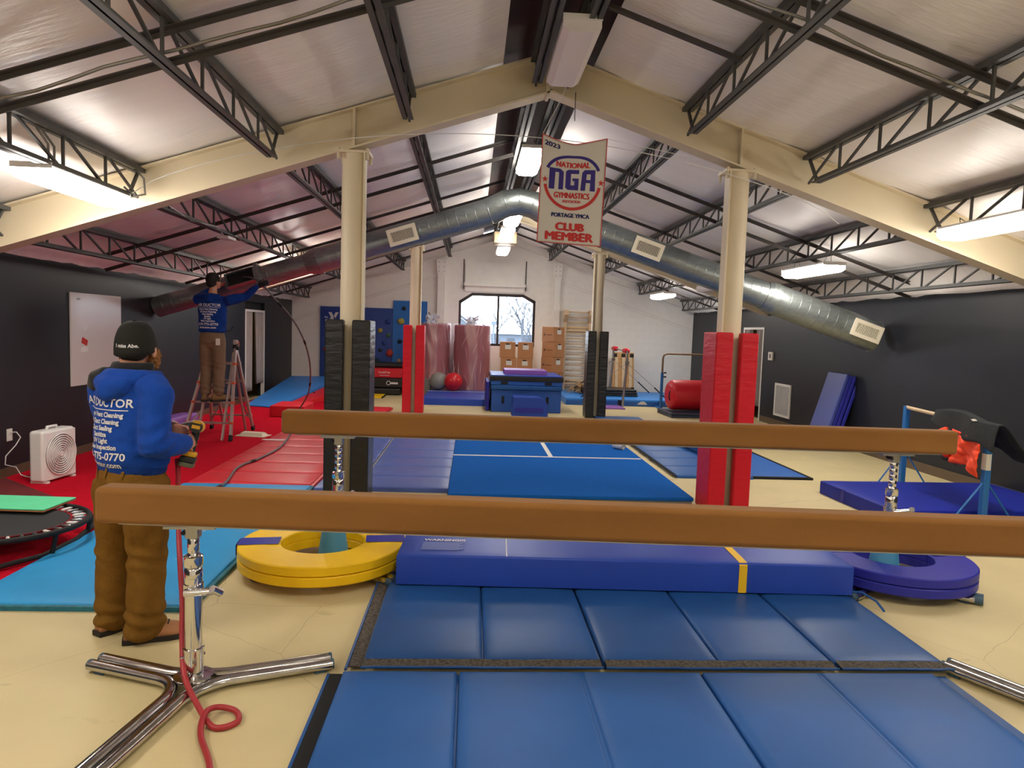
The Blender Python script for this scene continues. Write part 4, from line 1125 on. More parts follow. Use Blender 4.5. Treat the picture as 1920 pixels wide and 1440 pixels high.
t = thing('cardboard_box', 'cardboard box on the floor inside the right wall doorway', 'box', (XR + 0.6, 15.6, 0))
box('carton', -0.25, 0.25, -0.3, 0.3, 0, 0.38, 'cardboard', t)
box('top_flap', -0.25, 0.25, -0.3, 0.02, 0.38, 0.384, 'cardboard', t)

# ---- left wall things
t = thing('whiteboard', 'large whiteboard on the dark left wall behind the standing man', 'whiteboard', (XL + 0.012, 9.75, 1.51))
MB().box(-0.01, 0.012, -0.63, 0.63, -0.6, 0.6).build('panel', 'whiteboard', t, bevel=0.004)
for (y, z, w, h, m_) in ((-0.31, 0.15, 0.06, 0.035, 'white'), (-0.33, -0.03, 0.07, 0.04, 'print_red'), (-0.34, -0.13, 0.08, 0.035, 'white'), (-0.46, 0.52, 0.04, 0.012, 'conduit')):
    MB().box(0.0125, 0.0145, -w, w, -h, h).xf(Matrix.Translation((0, y, z)) @ Matrix.Rotation(-0.35 if m_ == 'print_red' else 0.05, 4, 'X')).build('note', m_, t)
def outlet(y, z, label):
    t = thing('wall_outlet', label, 'outlet', (XL + 0.006, y, z))
    MB().box(-0.004, 0.006, -0.045, 0.045, -0.068, 0.068).build('cover_plate', 'paper', t, bevel=0.003)
    for s in (-1, 1):
        MB().box(0.006, 0.009, -0.018, 0.018, s * 0.03 - 0.014, s * 0.03 + 0.014).build('socket', 'white', t)
outlet(7.93, 0.47, 'cream wall outlet with the fan cord plugged in')
outlet(15.25, 0.6, 'small cream wall outlet before the curtained doorway')
# box fan
t = thing('box_fan', 'white box fan standing on the red carpet by the left wall', 'fan', (-4.54, 7.79, 0.012), D(-7))
MB().box(-0.095, 0.07, -0.25, 0.25, 0.012, 0.565).build('case', 'white', t, bevel=0.035, seg=4)
MB().box(0.066, 0.082, -0.235, 0.235, 0.028, 0.548).build('grille_frame', 'white', t, bevel=0.03, seg=4)
MB().lathe([(0.228, 0.083), (0.228, 0.0835)], (0, 0, 0.29), 40, 'x').build('dark_fan_opening', mat('fan_shade', '#8f8b90', rough=0.6), t)
for k in range(9):
    r = 0.026 + k * 0.0245
    b = MB()
    pts = [(0.092, r * math.cos(2 * math.pi * j / 40), 0.29 + r * math.sin(2 * math.pi * j / 40)) for j in range(41)]
    b.tube(pts, 0.0075, 6, False).build('grille_ring', 'white', t, smooth=True)
for k in range(8):
    a = math.pi * 2 * k / 8
    MB().bar((0.09, 0.03 * math.cos(a), 0.29 + 0.03 * math.sin(a)), (0.09, 0.228 * math.cos(a + 0.25), 0.29 + 0.228 * math.sin(a + 0.25)), 0.005, 0.005).build('grille_spoke', 'white', t)
MB().lathe([(0.028, 0.085), (0.028, 0.097)], (0, 0, 0.29), 20, 'x').build('hub_cap', 'white', t, smooth='auto')
MB().tube([(-0.01, -0.09, 0.56), (-0.01, -0.08, 0.592), (-0.01, 0.05, 0.592), (-0.01, 0.06, 0.56)], 0.016, 8).build('handle', 'white', t, smooth=True)
for s in (-1, 1):
    MB().box(-0.1, 0.09, s * 0.2 - 0.02, s * 0.2 + 0.02, 0.0, 0.02).build('foot', 'white', t)
tag(MB().tube([(XL + 0.02, 7.93, 0.5), (XL + 0.07, 7.95, 0.5), (XL + 0.1, 7.97, 0.44), (XL + 0.09, 7.9, 0.36), (XL + 0.06, 7.78, 0.26), (XL + 0.07, 7.75, 0.17), (XL + 0.1, 7.88, 0.12), (XL + 0.14, 7.9, 0.03), (XL + 0.22, 7.86, 0.02), (XL + 0.36, 7.8, 0.02), (XL + 0.46, 7.76, 0.04)], 0.006, 6).build('power_cord', 'white', smooth=True), 'white power cord drooping from the outlet to the box fan', 'cord')

# mini trampoline
t = thing('mini_trampoline', 'round mini trampoline with white springs at the left edge', 'trampoline', (-3.54, 5.45, 0.012), D(4))
R = 0.55
def circ(r, z, n=48, a0=0, a1=2 * math.pi): return [(r * math.cos(a0 + (a1 - a0) * j / n), r * math.sin(a0 + (a1 - a0) * j / n), z) for j in range(n + 1)]
MB().tube(circ(R, 0.19), 0.022, 10, False).build('rim_tube', 'black', t, smooth=True)
MB().lathe([(0.0, 0.178), (0.41, 0.18), (0.415, 0.186), (0.41, 0.19), (0.0, 0.188)], (0, 0, 0), 48).build('jump_bed', mat('bed_grey', '#26282a', rough=0.8), t, smooth='auto')
for k in range(36):
    a = 2 * math.pi * k / 36
    c, s = math.cos(a), math.sin(a)
    pts = [(c * r, s * r, 0.19) for r in (0.43, 0.45, 0.505, 0.53)]
    MB().tube(pts, [0.004, 0.012, 0.012, 0.004], 8).build('spring', 'steel' if k % 3 else 'tape_white', t, smooth=True)
MB().tube(circ(0.42, 0.188), 0.006, 6, False).build('bed_edge', 'maroon', t)
for s in (-1, 1):
    MB().tube([(s * 0.3 - 0.1, -0.62, 0.03), (s * 0.42, -0.3, 0.03), (s * 0.46, 0.1, 0.03), (s * 0.42, 0.5, 0.04), (s * 0.28, 0.72, 0.05)], 0.02, 8).build('base_rail', 'black', t, smooth=True)
    for y in (-0.25, 0.3):
        MB().tube([(s * 0.45, y, 0.03), (s * 0.48, y, 0.175)], 0.018, 8).build('leg', 'black', t)
t = thing('green_board', 'mint green padded board lying on the mini trampoline', 'board', (-3.85, 5.92, 0.225), D(-3))
MB().box(-0.47, 0.47, -0.22, 0.2, 0.012, 0.024).build('green_face', 'green', t, bevel=0.004)
MB().box(-0.465, 0.465, -0.215, 0.195, 0.0, 0.012).build('tan_back', 'tan_edge', t)

# purple mat and red things on the left
t = thing('purple_mat', 'purple soft mat on a black base by the left wall behind the man', 'gym mat', (-4.90, 11.85, 0.012), D(-4))
pillow(-0.15, 0.15, -0.5, 0.45, 0.07, 0.19, 0.04, 0.02, 4).build('soft_top', 'mat_purple', t, smooth='auto')
MB().box(-0.16, 0.17, -0.52, 0.47, 0, 0.07).build('black_base', 'mat_black', t, bevel=0.01)
t = thing('vent_cover', 'cream vent cover taken off and left on the red carpet', 'vent grille', (-3.42, 11.12, 0.012), D(-12))
MB().box(-0.24, 0.24, -0.13, 0.13, 0, 0.012).build('flange', 'grille', t)
MB().hexa([(-0.2, -0.09, 0.012), (0.2, -0.09, 0.012), (0.2, 0.09, 0.012), (-0.2, 0.09, 0.012)], [(-0.17, -0.06, 0.055), (0.17, -0.06, 0.055), (0.17, 0.06, 0.055), (-0.17, 0.06, 0.055)]).build('raised_body', 'grille', t)
for k in range(8):
    box('louvre', -0.16 + k * 0.042, -0.15 + k * 0.042, -0.055, 0.055, 0.055, 0.062, 'grille', t)
t = thing('foam_block', 'small red foam block on the red carpet left of the far beam end', 'foam block', (-3.48, 13.85, 0.012))
MB().box(-0.35, 0.3, -0.42, 0.42, 0, 0.22).build('foam_body', 'mat_red', t, bevel=0.02)
t = thing('incline_mat', 'bright sky blue incline mat with red end on the left carpet', 'gym mat', (-4.0, 17.0, 0.012))
MB().hexa([(-0.82, -1.9, 0.0), (-0.1, -2.15, 0.0), (0.55, 1.6, 0.0), (-0.82, 1.9, 0.0)], [(-0.82, -1.9, 0.03), (-0.1, -2.15, 0.03), (0.55, 1.6, 0.44), (-0.82, 1.9, 0.40)]).build('wedge_top', 'mat_sky', t, bevel=0.012)
MB().hexa([(-0.06, -2.0, 0.0), (0.3, -1.9, 0.0), (0.95, 1.5, 0.0), (0.6, 1.5, 0.0)], [(-0.06, -2.0, 0.02), (0.3, -1.9, 0.02), (0.9, 1.5, 0.34), (0.56, 1.5, 0.36)]).build('red_side', 'mat_red', t, bevel=0.012)
MB().bar((0.38, -0.35, 0.05), (0.28, -0.35, 0.2), 0.07, 0.02).build('strap', 'mat_black', t)

# ================================================================== FAR END OF THE HALL
t = thing('landing_mat', 'flat royal blue mat in front of the wrapped rolls', 'gym mat', (-0.33, 17.6, 0))
pillow(-0.8, 0.8, -1.2, 1.2, 0, 0.16, 0.014, 0.006, 2).build('foam_body', 'mat_royal', t, smooth='auto')
box('white_seam', -0.8, 0.8, 0.7, 0.74, 0.164, 0.169, 'tape_white', t)
# wrapped foam rolls
def roll(x, y, r, h, label, sd):
    t = thing('wrapped_roll', label, 'foam roll', (x, y, 0), 0, 'plastic wrapped foam rolls')
    MB().lathe([(r - 0.03, 0.01), (r, 0.03), (r, h - 0.03), (r - 0.03, h), (0.05, h), (0.05, h - 0.01)], (0, 0, 0), 40).build('foam_core', 'roll_pink', t, smooth='auto')
    def film(u, v):
        a = 2 * math.pi * u
        f = 0.015 + 0.05 * abs(noise.noise(Vector((math.cos(a) * 2.2 + v * 1.5, math.sin(a) * 2.2, v * 2.2 + sd))))
        flare = 0.12 * max(0, 0.3 - v)
        rr = r + f + flare
        return Vector((rr * math.cos(a), rr * math.sin(a), 0.01 + (h + 0.02) * v))
    fo = MB().grid(film, 72, 20).build('plastic_film', 'foil', t, smooth=True, fix=False)
    cr = MB()
    for k in range(22):
        u0 = rnd.uniform(0.52, 0.98); v0 = rnd.uniform(0.05, 0.9); du = rnd.uniform(-0.06, 0.06); dv = rnd.uniform(0.1, 0.35)
        cr.tube([film(u0 + du * q / 5, min(1, v0 + dv * q / 5)) * 1.0 for q in range(6)], [0.001, 0.003, 0.004, 0.004, 0.003, 0.001], 4)
    cr.build('film_creases', mat('crease_white_%d' % int(sd), '#f2e9ee', rough=0.3), fo)
    b = MB()
    for k in range(26):
        a = rnd.uniform(0, 6.28); q = rnd.uniform(0.02, 0.16)
        c = Vector((q * math.cos(a) - 0.02, q * math.sin(a) - 0.1, h + rnd.uniform(0.03, 0.24)))
        pts = [c + Vector((rnd.uniform(-0.11, 0.11), rnd.uniform(-0.11, 0.11), rnd.uniform(-0.09, 0.09))) for _ in range(4)]
        b.add(pts, [(0, 1, 2), (0, 2, 3), (0, 1, 3)])
    b.build('crumpled_film', mat('white_film_%d' % int(sd), '#e6e8f2', rough=0.25, alpha=0.75), t, fix=False)
roll(-1.08, 19.3, 0.46, 1.93, 'plastic wrapped pink foam roll on the left beside the climbing wall', 1.0)
roll(0.0, 19.3, 0.5, 1.93, 'plastic wrapped pink foam roll in front of the window', 5.0)
for x, y, z, r, m_, lb in ((-0.47, 18.45, 0.165, 0.245, 'ball_red', 'shiny red exercise ball before the wrapped rolls'), (-0.80, 18.62, 0.0, 0.0, 'ball_grey', '')):
    if r:
        o = MB().ball((0, 0, r), r, n=32, m=20).build('exercise_ball', m_, smooth=True); o.location = (x, y, z); tag(o, lb, 'ball')
o = MB().ball((0, 0, 0.24), 0.24, n=32, m=20).build('exercise_ball', 'ball_grey', smooth=True); o.location = (-0.78, 18.72, 0.165)
o.location.y = 18.57; o.location.x = -0.86
tag(o, 'grey exercise ball half behind the red ball', 'ball')
for q in ():
    pass

# big blue vault block with lid and purple mat
t = thing('vault_block', 'tall blue stacked foam vault block with black band in the far centre', 'foam block', (1.24, 16.05, 0))
MB().box(-0.78, 0.78, -0.72, 0.75, 0, 0.5).build('lower_block', mat('block_blue', '#1f56b0', rough=0.5, bump=0.25, bscale=6), t, bevel=0.02)
MB().box(-0.8, 0.8, -0.76, 0.77, 0.5, 0.6).build('folded_band', 'mat_blue', t, bevel=0.025, seg=3)
MB().box(-0.8, 0.8, -0.74, 0.77, 0.605, 0.70).build('upper_block', mat('block_blue2', '#2160c0', rough=0.5, bump=0.2), t, bevel=0.015)
MB().box(-0.815, 0.815, -0.765, 0.785, 0.70, 0.80).build('black_band', 'mat_black', t, bevel=0.01)
MB().box(-0.8, 0.8, -0.755, 0.775, 0.80, 0.825).build('lid_top', 'mat_royal', t, bevel=0.01)
for x, z, w, h in ((-0.5, 0.655, 0.08, 0.028), (0.48, 0.655, 0.08, 0.028), (-0.52, 0.28, 0.028, 0.08), (0.47, 0.28, 0.028, 0.08)):
    yy = -0.745 if z > 0.5 else -0.725
    MB().box(x - w, x + w, yy - 0.012, yy + 0.006, z - h, z + h).build('strap_handle', 'black', t, bevel=0.006)
MB().box(-0.9, -0.82, -0.6, 0.7, 0.0, 0.66).build('side_flap', 'mat_navy', t, bevel=0.02)
t = thing('purple_mat', 'thin shiny purple mat on top of the blue vault block', 'gym mat', (1.22, 16.05, 0.828))
pillow(-0.47, 0.5, -0.42, 0.4, 0, 0.1, 0.014, 0.006, 6).build('foam_body', 'mat_purple', t, smooth='auto')
t = thing('foam_bolster', 'rounded blue foam bolster in front of the vault block', 'foam block', (1.24, 14.75, 0))
b = MB(); poly = [(-0.36, 0.0), (0.4, 0.0), (0.4, 0.2)] + [(0.4 - 0.24 * (1 - math.cos(a)), 0.2 + 0.22 * math.sin(a)) for a in [math.pi / 2 * k / 6 for k in range(1, 7)]] + [(-0.34, 0.42)]
b.prism(poly, -0.25, 0.25, 'xz').build('foam_body', 'mat_royal', t, bevel=0.012)
MB().box(-0.3, 0.3, -0.26, -0.25, 0.1, 0.2).build('front_seam', 'mat_navy', t)

# cartons
def carton(x, y, z, w, d, h, rz, label):
    t = thing('cardboard_box', label, 'box', (x, y, z), rz, 'cardboard boxes at the far wall')
    MB().box(-w / 2, w / 2, -d / 2, d / 2, 0, h).build('carton', 'cardboard', t, bevel=0.006)
    box('paper_label', 0.02 - 0.09, 0.02 + 0.07, -d / 2 - 0.003, -d / 2 + 0.001, h - 0.2, h - 0.08, 'paper', t)
    box('hand_hole', -0.05, 0.05, -d / 2 - 0.004, -d / 2 + 0.001, h - 0.075, h - 0.045, 'black', t)
    p = star(0, 0, 0.045)
    b = MB(); b.add([(-w / 2 - 0.002, d / 2 - 0.1 + q[0], h * 0.48 + q[1]) for q in p] + [(-w / 2 - 0.002, d / 2 - 0.1, h * 0.48)], [(k, (k + 1) % 10, 10) for k in range(10)])
    b.build('printed_star', 'drill_k', t, fix=False)
    box('printed_line', -w / 2 - 0.003, -w / 2 + 0.001, -d / 2 + 0.06, d / 2 - 0.17, h * 0.45, h * 0.49, mat('faded_ink', '#6a4630', rough=0.8), t)
lv = [(0.0, 0.33), (0.33, 0.36), (0.69, 0.38), (1.07, 0.44)]
nl = ['bottom', 'third from the top', 'second from the top', 'top']
for i, (z, h) in enumerate(lv):
    dx = 0.04 if i % 2 == 0 else 0
    carton(0.99 + dx, 19.25, z, 0.43, 0.43, h - 0.004, D(-3), '%s cardboard box of the left stack under the window' % nl[i])
    carton(1.49 - dx * 0.3, 19.25, z, 0.42, 0.43, h - 0.004, D(-6), '%s cardboard box of the middle stack under the window' % nl[i])
lv = [(0.0, 0.28), (0.28, 0.42), (0.70, 0.42), (1.12, 0.42), (1.54, 0.42)]
nl = ['bottom', 'fourth from the top', 'third from the top', 'second from the top', 'top']
for i, (z, h) in enumerate(lv):
    carton(2.25 + 0.015 * (i % 2), 19.3, z, 0.42, 0.46, h - 0.004, D(38 + 4 * (i % 2)), '%s cardboard box of the tall stack beside the wall bars' % nl[i])

# wall bars
t = thing('wall_bars', 'pale wooden wall bars fixed to the white block wall', 'wall bars', (3.0, 19.82, 0))
for s in (-1, 1):
    MB().box(s * 0.36 - 0.04, s * 0.36 + 0.04, -0.06, 0.05, 0.1, 2.2).build('upright', 'wood_pale', t, bevel=0.006)
    MB().prism([(-0.06, 2.1), (0.05, 2.1), (0.05, 2.45), (-0.3, 2.45), (-0.3, 2.32)], s * 0.36 - 0.06, s * 0.36 + 0.06, 'yz').build('top_bracket', 'wood_pale', t)
for k in range(13):
    z = 0.28 + k * 0.152
    MB().tube([(-0.36, -0.02, z), (0.36, -0.02, z)], 0.017, 8).build('rung', 'wood_pale', t, smooth=True)
for y, z in ((-0.2, 2.4), (-0.1, 2.25)):
    MB().tube([(-0.36, y, z), (0.36, y, z)], 0.018, 8).build('rung', 'wood_pale', t, smooth=True)
for z in (1.93, 0.4):
    box('cross_board', -0.34, 0.34, 0.0, 0.03, z - 0.07, z + 0.07, 'wood_pale', t)
    for x in (-0.26, 0.26):
        MB().lathe([(0.014, 0), (0.014, -0.012)], (x, 0.0, z), 8, 'y').build('bolt', 'black', t)
# heap of straps
t = thing('strap_heap', 'heap of tan climbing straps on the blue mat by the wall bars', 'straps', (2.98, 18.75, 0.18))
for k in range(46):
    a = rnd.uniform(0, 6.28); q = rnd.uniform(0, 0.3)
    p0 = Vector((q * math.cos(a), q * math.sin(a) * 0.6, max(0.02, 0.28 * (1 - q / 0.34) + rnd.uniform(-0.05, 0.05))))
    p1 = p0 + Vector((rnd.uniform(-0.18, 0.18), rnd.uniform(-0.1, 0.1), -rnd.uniform(0.02, 0.14)))
    p1.z = max(0.015, p1.z)
    MB().tube([p0, p0.lerp(p1, 0.5) + Vector((0, 0, 0.03)), p1], 0.016, 6).build('strap', 'rope', t, smooth=True)

# right rear mats
t = thing('landing_mat', 'wide bright blue landing mat with black straps along the far right', 'gym mat', (4.2, 18.3, 0))
pillow(-1.8, 1.9, -1.0, 1.5, 0, 0.17, 0.014, 0.006, 7, 20, 10).build('foam_body', 'mat_sky', t, smooth='auto')
MB().box(-1.8, 1.9, -1.012, -0.99, 0.01, 0.125).build('front_face', mat('band_blue', '#1f5fb8', rough=0.5), t)
for x in (-0.42, 0.62, 1.3):
    box('strap', x - 0.05, x + 0.05, -1.02, -1.0, 0.0, 0.15, 'black', t)
MB().prism([(0.02, 0.05), (0.28, 0.05), (0.26, 0.08), (0.2, 0.13), (0.12, 0.13), (0.05, 0.08)], -1.018, -1.011, 'xz').build('maker_mark', 'print_white', t)
t = thing('folded_mat', 'black folded mat lying on the blue mat behind the high bar', 'gym mat', (3.75, 18.4, 0.178))
for k in range(3):
    MB().box(-0.75, 0.66 - 0.02 * k, -0.4, 0.5, 0.062 * k, 0.062 * k + 0.056).build('panel', 'mat_black', t, bevel=0.018, seg=3)
t = panel_mat('purple_mat', 'small purple floor mat by the far right column', 'gym mat', 3.45, 16.85, 0.6, 0.7, 0.03, 1, 'mat_purple', nx=6)

# high bar with cables
t = thing('high_bar', 'chrome junior high bar with red padded bar ends at the far right', 'gym bar', (0, 0, 0))
HN, HF = Vector((3.80, 17.1, 0)), Vector((3.86, 19.1, 0))
for P_, zt, zb in ((HN, 1.40, 0.0), (HF, 1.42, 0.18)):
    MB().tube([P_ + Vector((0, 0, zb)), P_ + Vector((0.06, 0, 0.9)), P_ + Vector((0.07, 0, zt))], [0.035, 0.032, 0.025], 12).build('upright', 'steel', t, smooth='auto')
    MB().box(P_.x + 0.02, P_.x + 0.12, P_.y - 0.04, P_.y + 0.04, 1.08, 1.14).build('cable_collar', 'chrome', t)
    for s in (-1, 1):
        MB().tube([P_ + Vector((0.07, 0, 1.1)), P_ + Vector((0.07 + s * 0.75, 0.1, 0.5))], 0.006, 5).build('guy_cable', 'steel', t)
        MB().tube([P_ + Vector((0.07 + s * 0.75, 0.1, 0.5)), P_ + Vector((0.07 + s * 1.1, 0.15, 0.2))], 0.016, 6).build('turnbuckle', 'black', t)
a, b2 = HN + Vector((0.07, 0, 1.4)), HF + Vector((0.07, 0, 1.42))
MB().tube([a, b2], 0.015, 10).build('rail', 'steel', t, smooth='auto')
for P_ in (a.lerp(b2, 0.1), a.lerp(b2, 0.9)):
    MB().tube([P_ - Vector((0, 0.2, 0)), P_ - Vector((0, 0.16, 0)), P_ + Vector((0, 0.16, 0)), P_ + Vector((0, 0.2, 0))], [0.03, 0.065, 0.065, 0.03], 14).build('bar_pad', 'pad_red', t, smooth='auto')
# wooden spring board leaning on the wall
t = thing('spring_board', 'wooden vaulting board leaning against the white block wall', 'vaulting board', (4.33, 19.5, 0.17), 0, rot=(D(-9), 0, 0))
MB().box(-0.31, 0.31, -0.02, 0.03, 0.02, 1.14).build('board', 'wood', t, bevel=0.01)
for x in (-0.2, 0.0, 0.2):
    box('batten', x - 0.045, x + 0.045, -0.06, -0.02, 0.1, 1.0, 'wood_pale', t)
for x in (-0.24, 0.0, 0.24):
    box('rubber_block', x - 0.05, x + 0.05, -0.075, -0.02, 1.0, 1.1, 'black', t)
for x in (-0.26, 0.26):
    box('rubber_block', x - 0.05, x + 0.05, -0.075, -0.02, 0.06, 0.14, 'black', t)
box('tie_board', -0.3, 0.3, -0.04, -0.02, 0.96, 1.12, 'wood', t)
# single bar
t = thing('single_bar', 'single bar with brown rail and blue sleeved posts behind the red cylinder', 'gym bar', (0, 0, 0))
for x in (4.72, 6.1):
    MB().tube([(x, 16.9, 0.0), (x, 16.9, 0.9)], 0.036, 12).build('post_sleeve', 'blue_steel', t, smooth='auto')
    for z in (0.8, 0.9):
        MB().tube([(x + 0.03, 16.86, z), (x + 0.09, 16.86, z)], 0.018, 8).build('lock_knob', 'black', t)
    MB().box(x - 0.05, x + 0.05, 16.3, 17.25, 0, 0.03).build('foot_bar', 'blue_steel', t)
MB().tube([(4.72, 16.9, 0.85), (4.72, 16.9, 1.25), (4.74, 16.9, 1.33), (4.81, 16.9, 1.37), (6.01, 16.9, 1.37), (6.08, 16.9, 1.33), (6.1, 16.9, 1.25), (6.1, 16.9, 0.85)], 0.024, 10).build('rail', 'brown_rail', t, smooth='auto')
# red barrel
t = thing('barrel_mat', 'glossy red cylinder shaped tumbling barrel beside the near right column', 'tumbling barrel', (4.52, 15.6, 0.47), D(4))
prof = [(0.2, 0.0), (0.28, 0.012), (0.32, 0.05), (0.345, 0.11), (0.345, 1.1), (0.32, 1.16), (0.28, 1.2), (0.2, 1.21)]
MB().lathe(prof, (0, 0, 0), 40, 'x').build('foam_body', 'mat_red', t, smooth='auto')
MB().tube([(-0.005, -0.12, 0.1), (-0.03, -0.14, 0.02), (-0.03, -0.14, -0.06), (-0.005, -0.12, -0.12)], 0.012, 6).build('end_handle', 'black', t)
t = thing('folded_mat', 'dark slate folded mat under the red barrel', 'gym mat', (5.05, 15.6, 0), D(3))
for k in range(2):
    MB().box(-0.62, 0.75, -0.5, 0.5, 0.058 * k, 0.058 * k + 0.054).build('panel', mat('slate_dark_%d' % k, '#39435c', rough=0.45), t, bevel=0.015)

# climbing wall
t = thing('climbing_wall', 'blue climbing wall panels with coloured holds on the far wall', 'climbing wall', (0, YF - 0.03, 0))
box('dark_panel', -4.30, -2.27, -0.03, 0.0, 0.1, 2.33, 'climb_dark', t)
box('light_panel', -2.26, -1.30, -0.035, 0.0, 0.1, 2.56, 'climb_light', t)
hold_m = {'k': mat('hold_dark', '#23323a', rough=0.7), 'r': mat('hold_red', '#c03a30', rough=0.6), 'y': mat('hold_yellow', '#b9a84a', rough=0.6), 'b': mat('hold_blue', '#23428f', rough=0.6), 't': mat('hold_tan', '#b79a78', rough=0.7), 'g': mat('hold_green', '#4d7a52', rough=0.7)}
for x, z, r, k in ((-1.95, 2.35, 0.07, 'k'), (-2.04, 1.98, 0.11, 'y'), (-2.61, 1.70, 0.07, 'y'), (-2.38, 1.57, 0.06, 'g'), (-2.40, 1.95, 0.07, 'b'), (-2.83, 1.47, 0.1, 'r'), (-2.5, 1.34, 0.06, 'b'), (-2.6, 1.14, 0.05, 'k'), (-2.34, 1.06, 0.1, 'r'), (-2.06, 1.4, 0.07, 'k'), (-2.07, 0.85, 0.06, 't'), (-2.68, 0.82, 0.07, 'k'), (-4.0, 1.42, 0.06, 'r'), (-4.12, 1.12, 0.08, 'r'), (-4.05, 0.5, 0.09, 't'), (-4.1, 1.75, 0.05, 'b'), (-3.95, 0.85, 0.05, 'k'), (-3.3, 1.3, 0.07, 'r'), (-3.2, 0.7, 0.08, 'y'), (-3.5, 1.7, 0.06, 'g')):
    sx, sz = rnd.uniform(0.8, 1.2), rnd.uniform(0.8, 1.2)
    b = MB().ball((x, -0.04, z), r * sx, r * 0.7, r * sz, 10, 7)
    b.v = [p + Vector((0, 0, 0.25 * r * noise.noise(p * 9))) for p in b.v]
    b.build('hold', hold_m[k], t, smooth=True)
S = thing('logo_sign', 'blue square sign with a white letter emblem high on the climbing wall', 'sign', (-3.98, YF - 0.075, 2.03))
box('sign_board', -0.22, 0.25, -0.005, 0.005, -0.21, 0.21, mat('sign_blue', '#1f3f96', rough=0.5), S)
b = MB()
for p in ([(-0.09, 0.14), (0.0, 0.14), (0.06, 0.03), (0.06, -0.15), (-0.1, -0.15), (-0.02, -0.0)], [(0.2, 0.14), (0.11, 0.14), (0.065, 0.04), (0.105, -0.03)]):
    k = len(b.v); b.v += [Vector((u, -0.007, v)) for u, v in p]; b.f.append(tuple(range(k, k + len(p))))
b.build('emblem', 'print_white', S, fix=False)
lettering('small_word', 'the', 0.075, lambda u, v: Vector((-0.15 + u, -0.007, 0.0 + v)), 'print_white', S, 0.002)

# stack of black and red mats before the climbing wall
def fl(name, label, x0, x1, y0, y1, z0, z1, m, bev=0.02):
    t = thing(name, label, 'gym mat', ((x0 + x1) / 2, (y0 + y1) / 2, z0))
    MB().box(-(x1 - x0) / 2, (x1 - x0) / 2, -(y1 - y0) / 2, (y1 - y0) / 2, 0, z1 - z0).build('foam_body', m, t, bevel=bev, seg=3)
    return t
fl('folded_mat', 'black mat at the bottom of the stack before the climbing wall', -2.75, -1.86, 18.45, 19.5, 0.0, 0.19, 'mat_black', 0.05)
t = fl('folded_mat', 'black mat with a white logo in the middle of the stack', -2.75, -1.66, 18.5, 19.6, 0.195, 0.45, 'mat_black', 0.03)
MB().tube([(0.02 + 0.05 * math.cos(a), -0.555, 0.13 + 0.05 * math.sin(a)) for a in [6.28 * k / 16 for k in range(17)]], 0.01, 5, False).build('logo_ring', 'print_white', t)
box('logo_word', 0.08, 0.27, -0.557, -0.55, 0.1, 0.15, 'print_white', t)
t = fl('folded_mat', 'red mat with white lettering on top of the black stack', -2.75, -1.84, 18.6, 19.5, 0.455, 0.69, 'mat_red', 0.015)
lettering('lettering', 'TumblTrak', 0.07, lambda u, v: Vector((-0.02 + u, -0.453, 0.14 + v)), 'print_white', t, 0.001)
box('print_line', -0.14, 0.12, -0.455, -0.45, 0.055, 0.065, 'print_white', t)
t = fl('folded_mat', 'black padded slab lying on the red mat before the climbing wall', -2.7, -1.72, 19.1, 19.7, 0.695, 0.83, 'mat_black', 0.04)
t = fl('floor_mat', 'small yellow mat on the floor beyond the near left column', -3.0, -2.25, 17.6, 18.4, 0.0, 0.04, 'mat_yellow', 0.01)
box('black_edge', 0.378, 0.41, -0.4, 0.4, 0, 0.03, 'black', t)
t = fl('foam_block', 'grey foam block behind the far left column', -1.36, -1.08, 18.6, 18.9, 0.0, 0.45, mat('grey_foam', '#77766e', rough=0.8), 0.02)

# ================================================================== HOSES
pts = [(-3.72, 11.3, 2.5), (-3.5, 11.1, 2.5), (-3.28, 10.92, 2.43), (-3.1, 11.05, 2.2), (-2.9, 11.4, 1.88), (-2.82, 11.9, 1.5), (-2.86, 12.5, 1.05), (-3.02, 13.1, 0.55), (-3.25, 13.4, 0.2), (-3.32, 13.2, 0.07), (-3.1, 12.4, 0.06), (-2.85, 11.2, 0.065), (-2.66, 9.9, 0.066), (-2.68, 9.0, 0.066), (-2.76, 8.4, 0.066), (-2.62, 7.55, 0.066), (-2.66, 7.0, 0.062), (-2.75, 6.5, 0.062), (-2.8, 6.2, 0.062), (-2.75, 5.8, 0.1), (-2.5, 5.3, 0.3), (-2.25, 4.9, 0.7), (-2.0, 4.55, 1.0), (-1.8, 4.36, 1.14), (-1.655, 4.28, 1.185)]
def smooth_path(p, k=6):
    p = [Vector(q) for q in p]; out = []
    for i in range(len(p) - 1):
        a, b, c, d = p[max(i - 1, 0)], p[i], p[i + 1], p[min(i + 2, len(p) - 1)]
        for j in range(k):
            u = j / k
            out.append(0.5 * ((2 * b) + (c - a) * u + (2 * a - 5 * b + 4 * c - d) * u * u + (3 * b - a - 3 * c + d) * u ** 3))
    out.append(p[-1]); return out
t = thing('flexible_rod', 'grey flexible duct cleaning rod arching from the duct down to the floor', 'cleaning rod', (0, 0, 0))
sp = smooth_path(pts)
MB().tube(sp, 0.014, 8).build('rod', 'rod_grey', t, smooth=True)
for i in (20, 30, 40, 52, 66, 80, 92):
    d = (sp[i + 1] - sp[i]).normalized()
    MB().tube([sp[i] - d * 0.05, sp[i] + d * 0.05], 0.019, 8).build('coupling', 'black', t, smooth='auto')
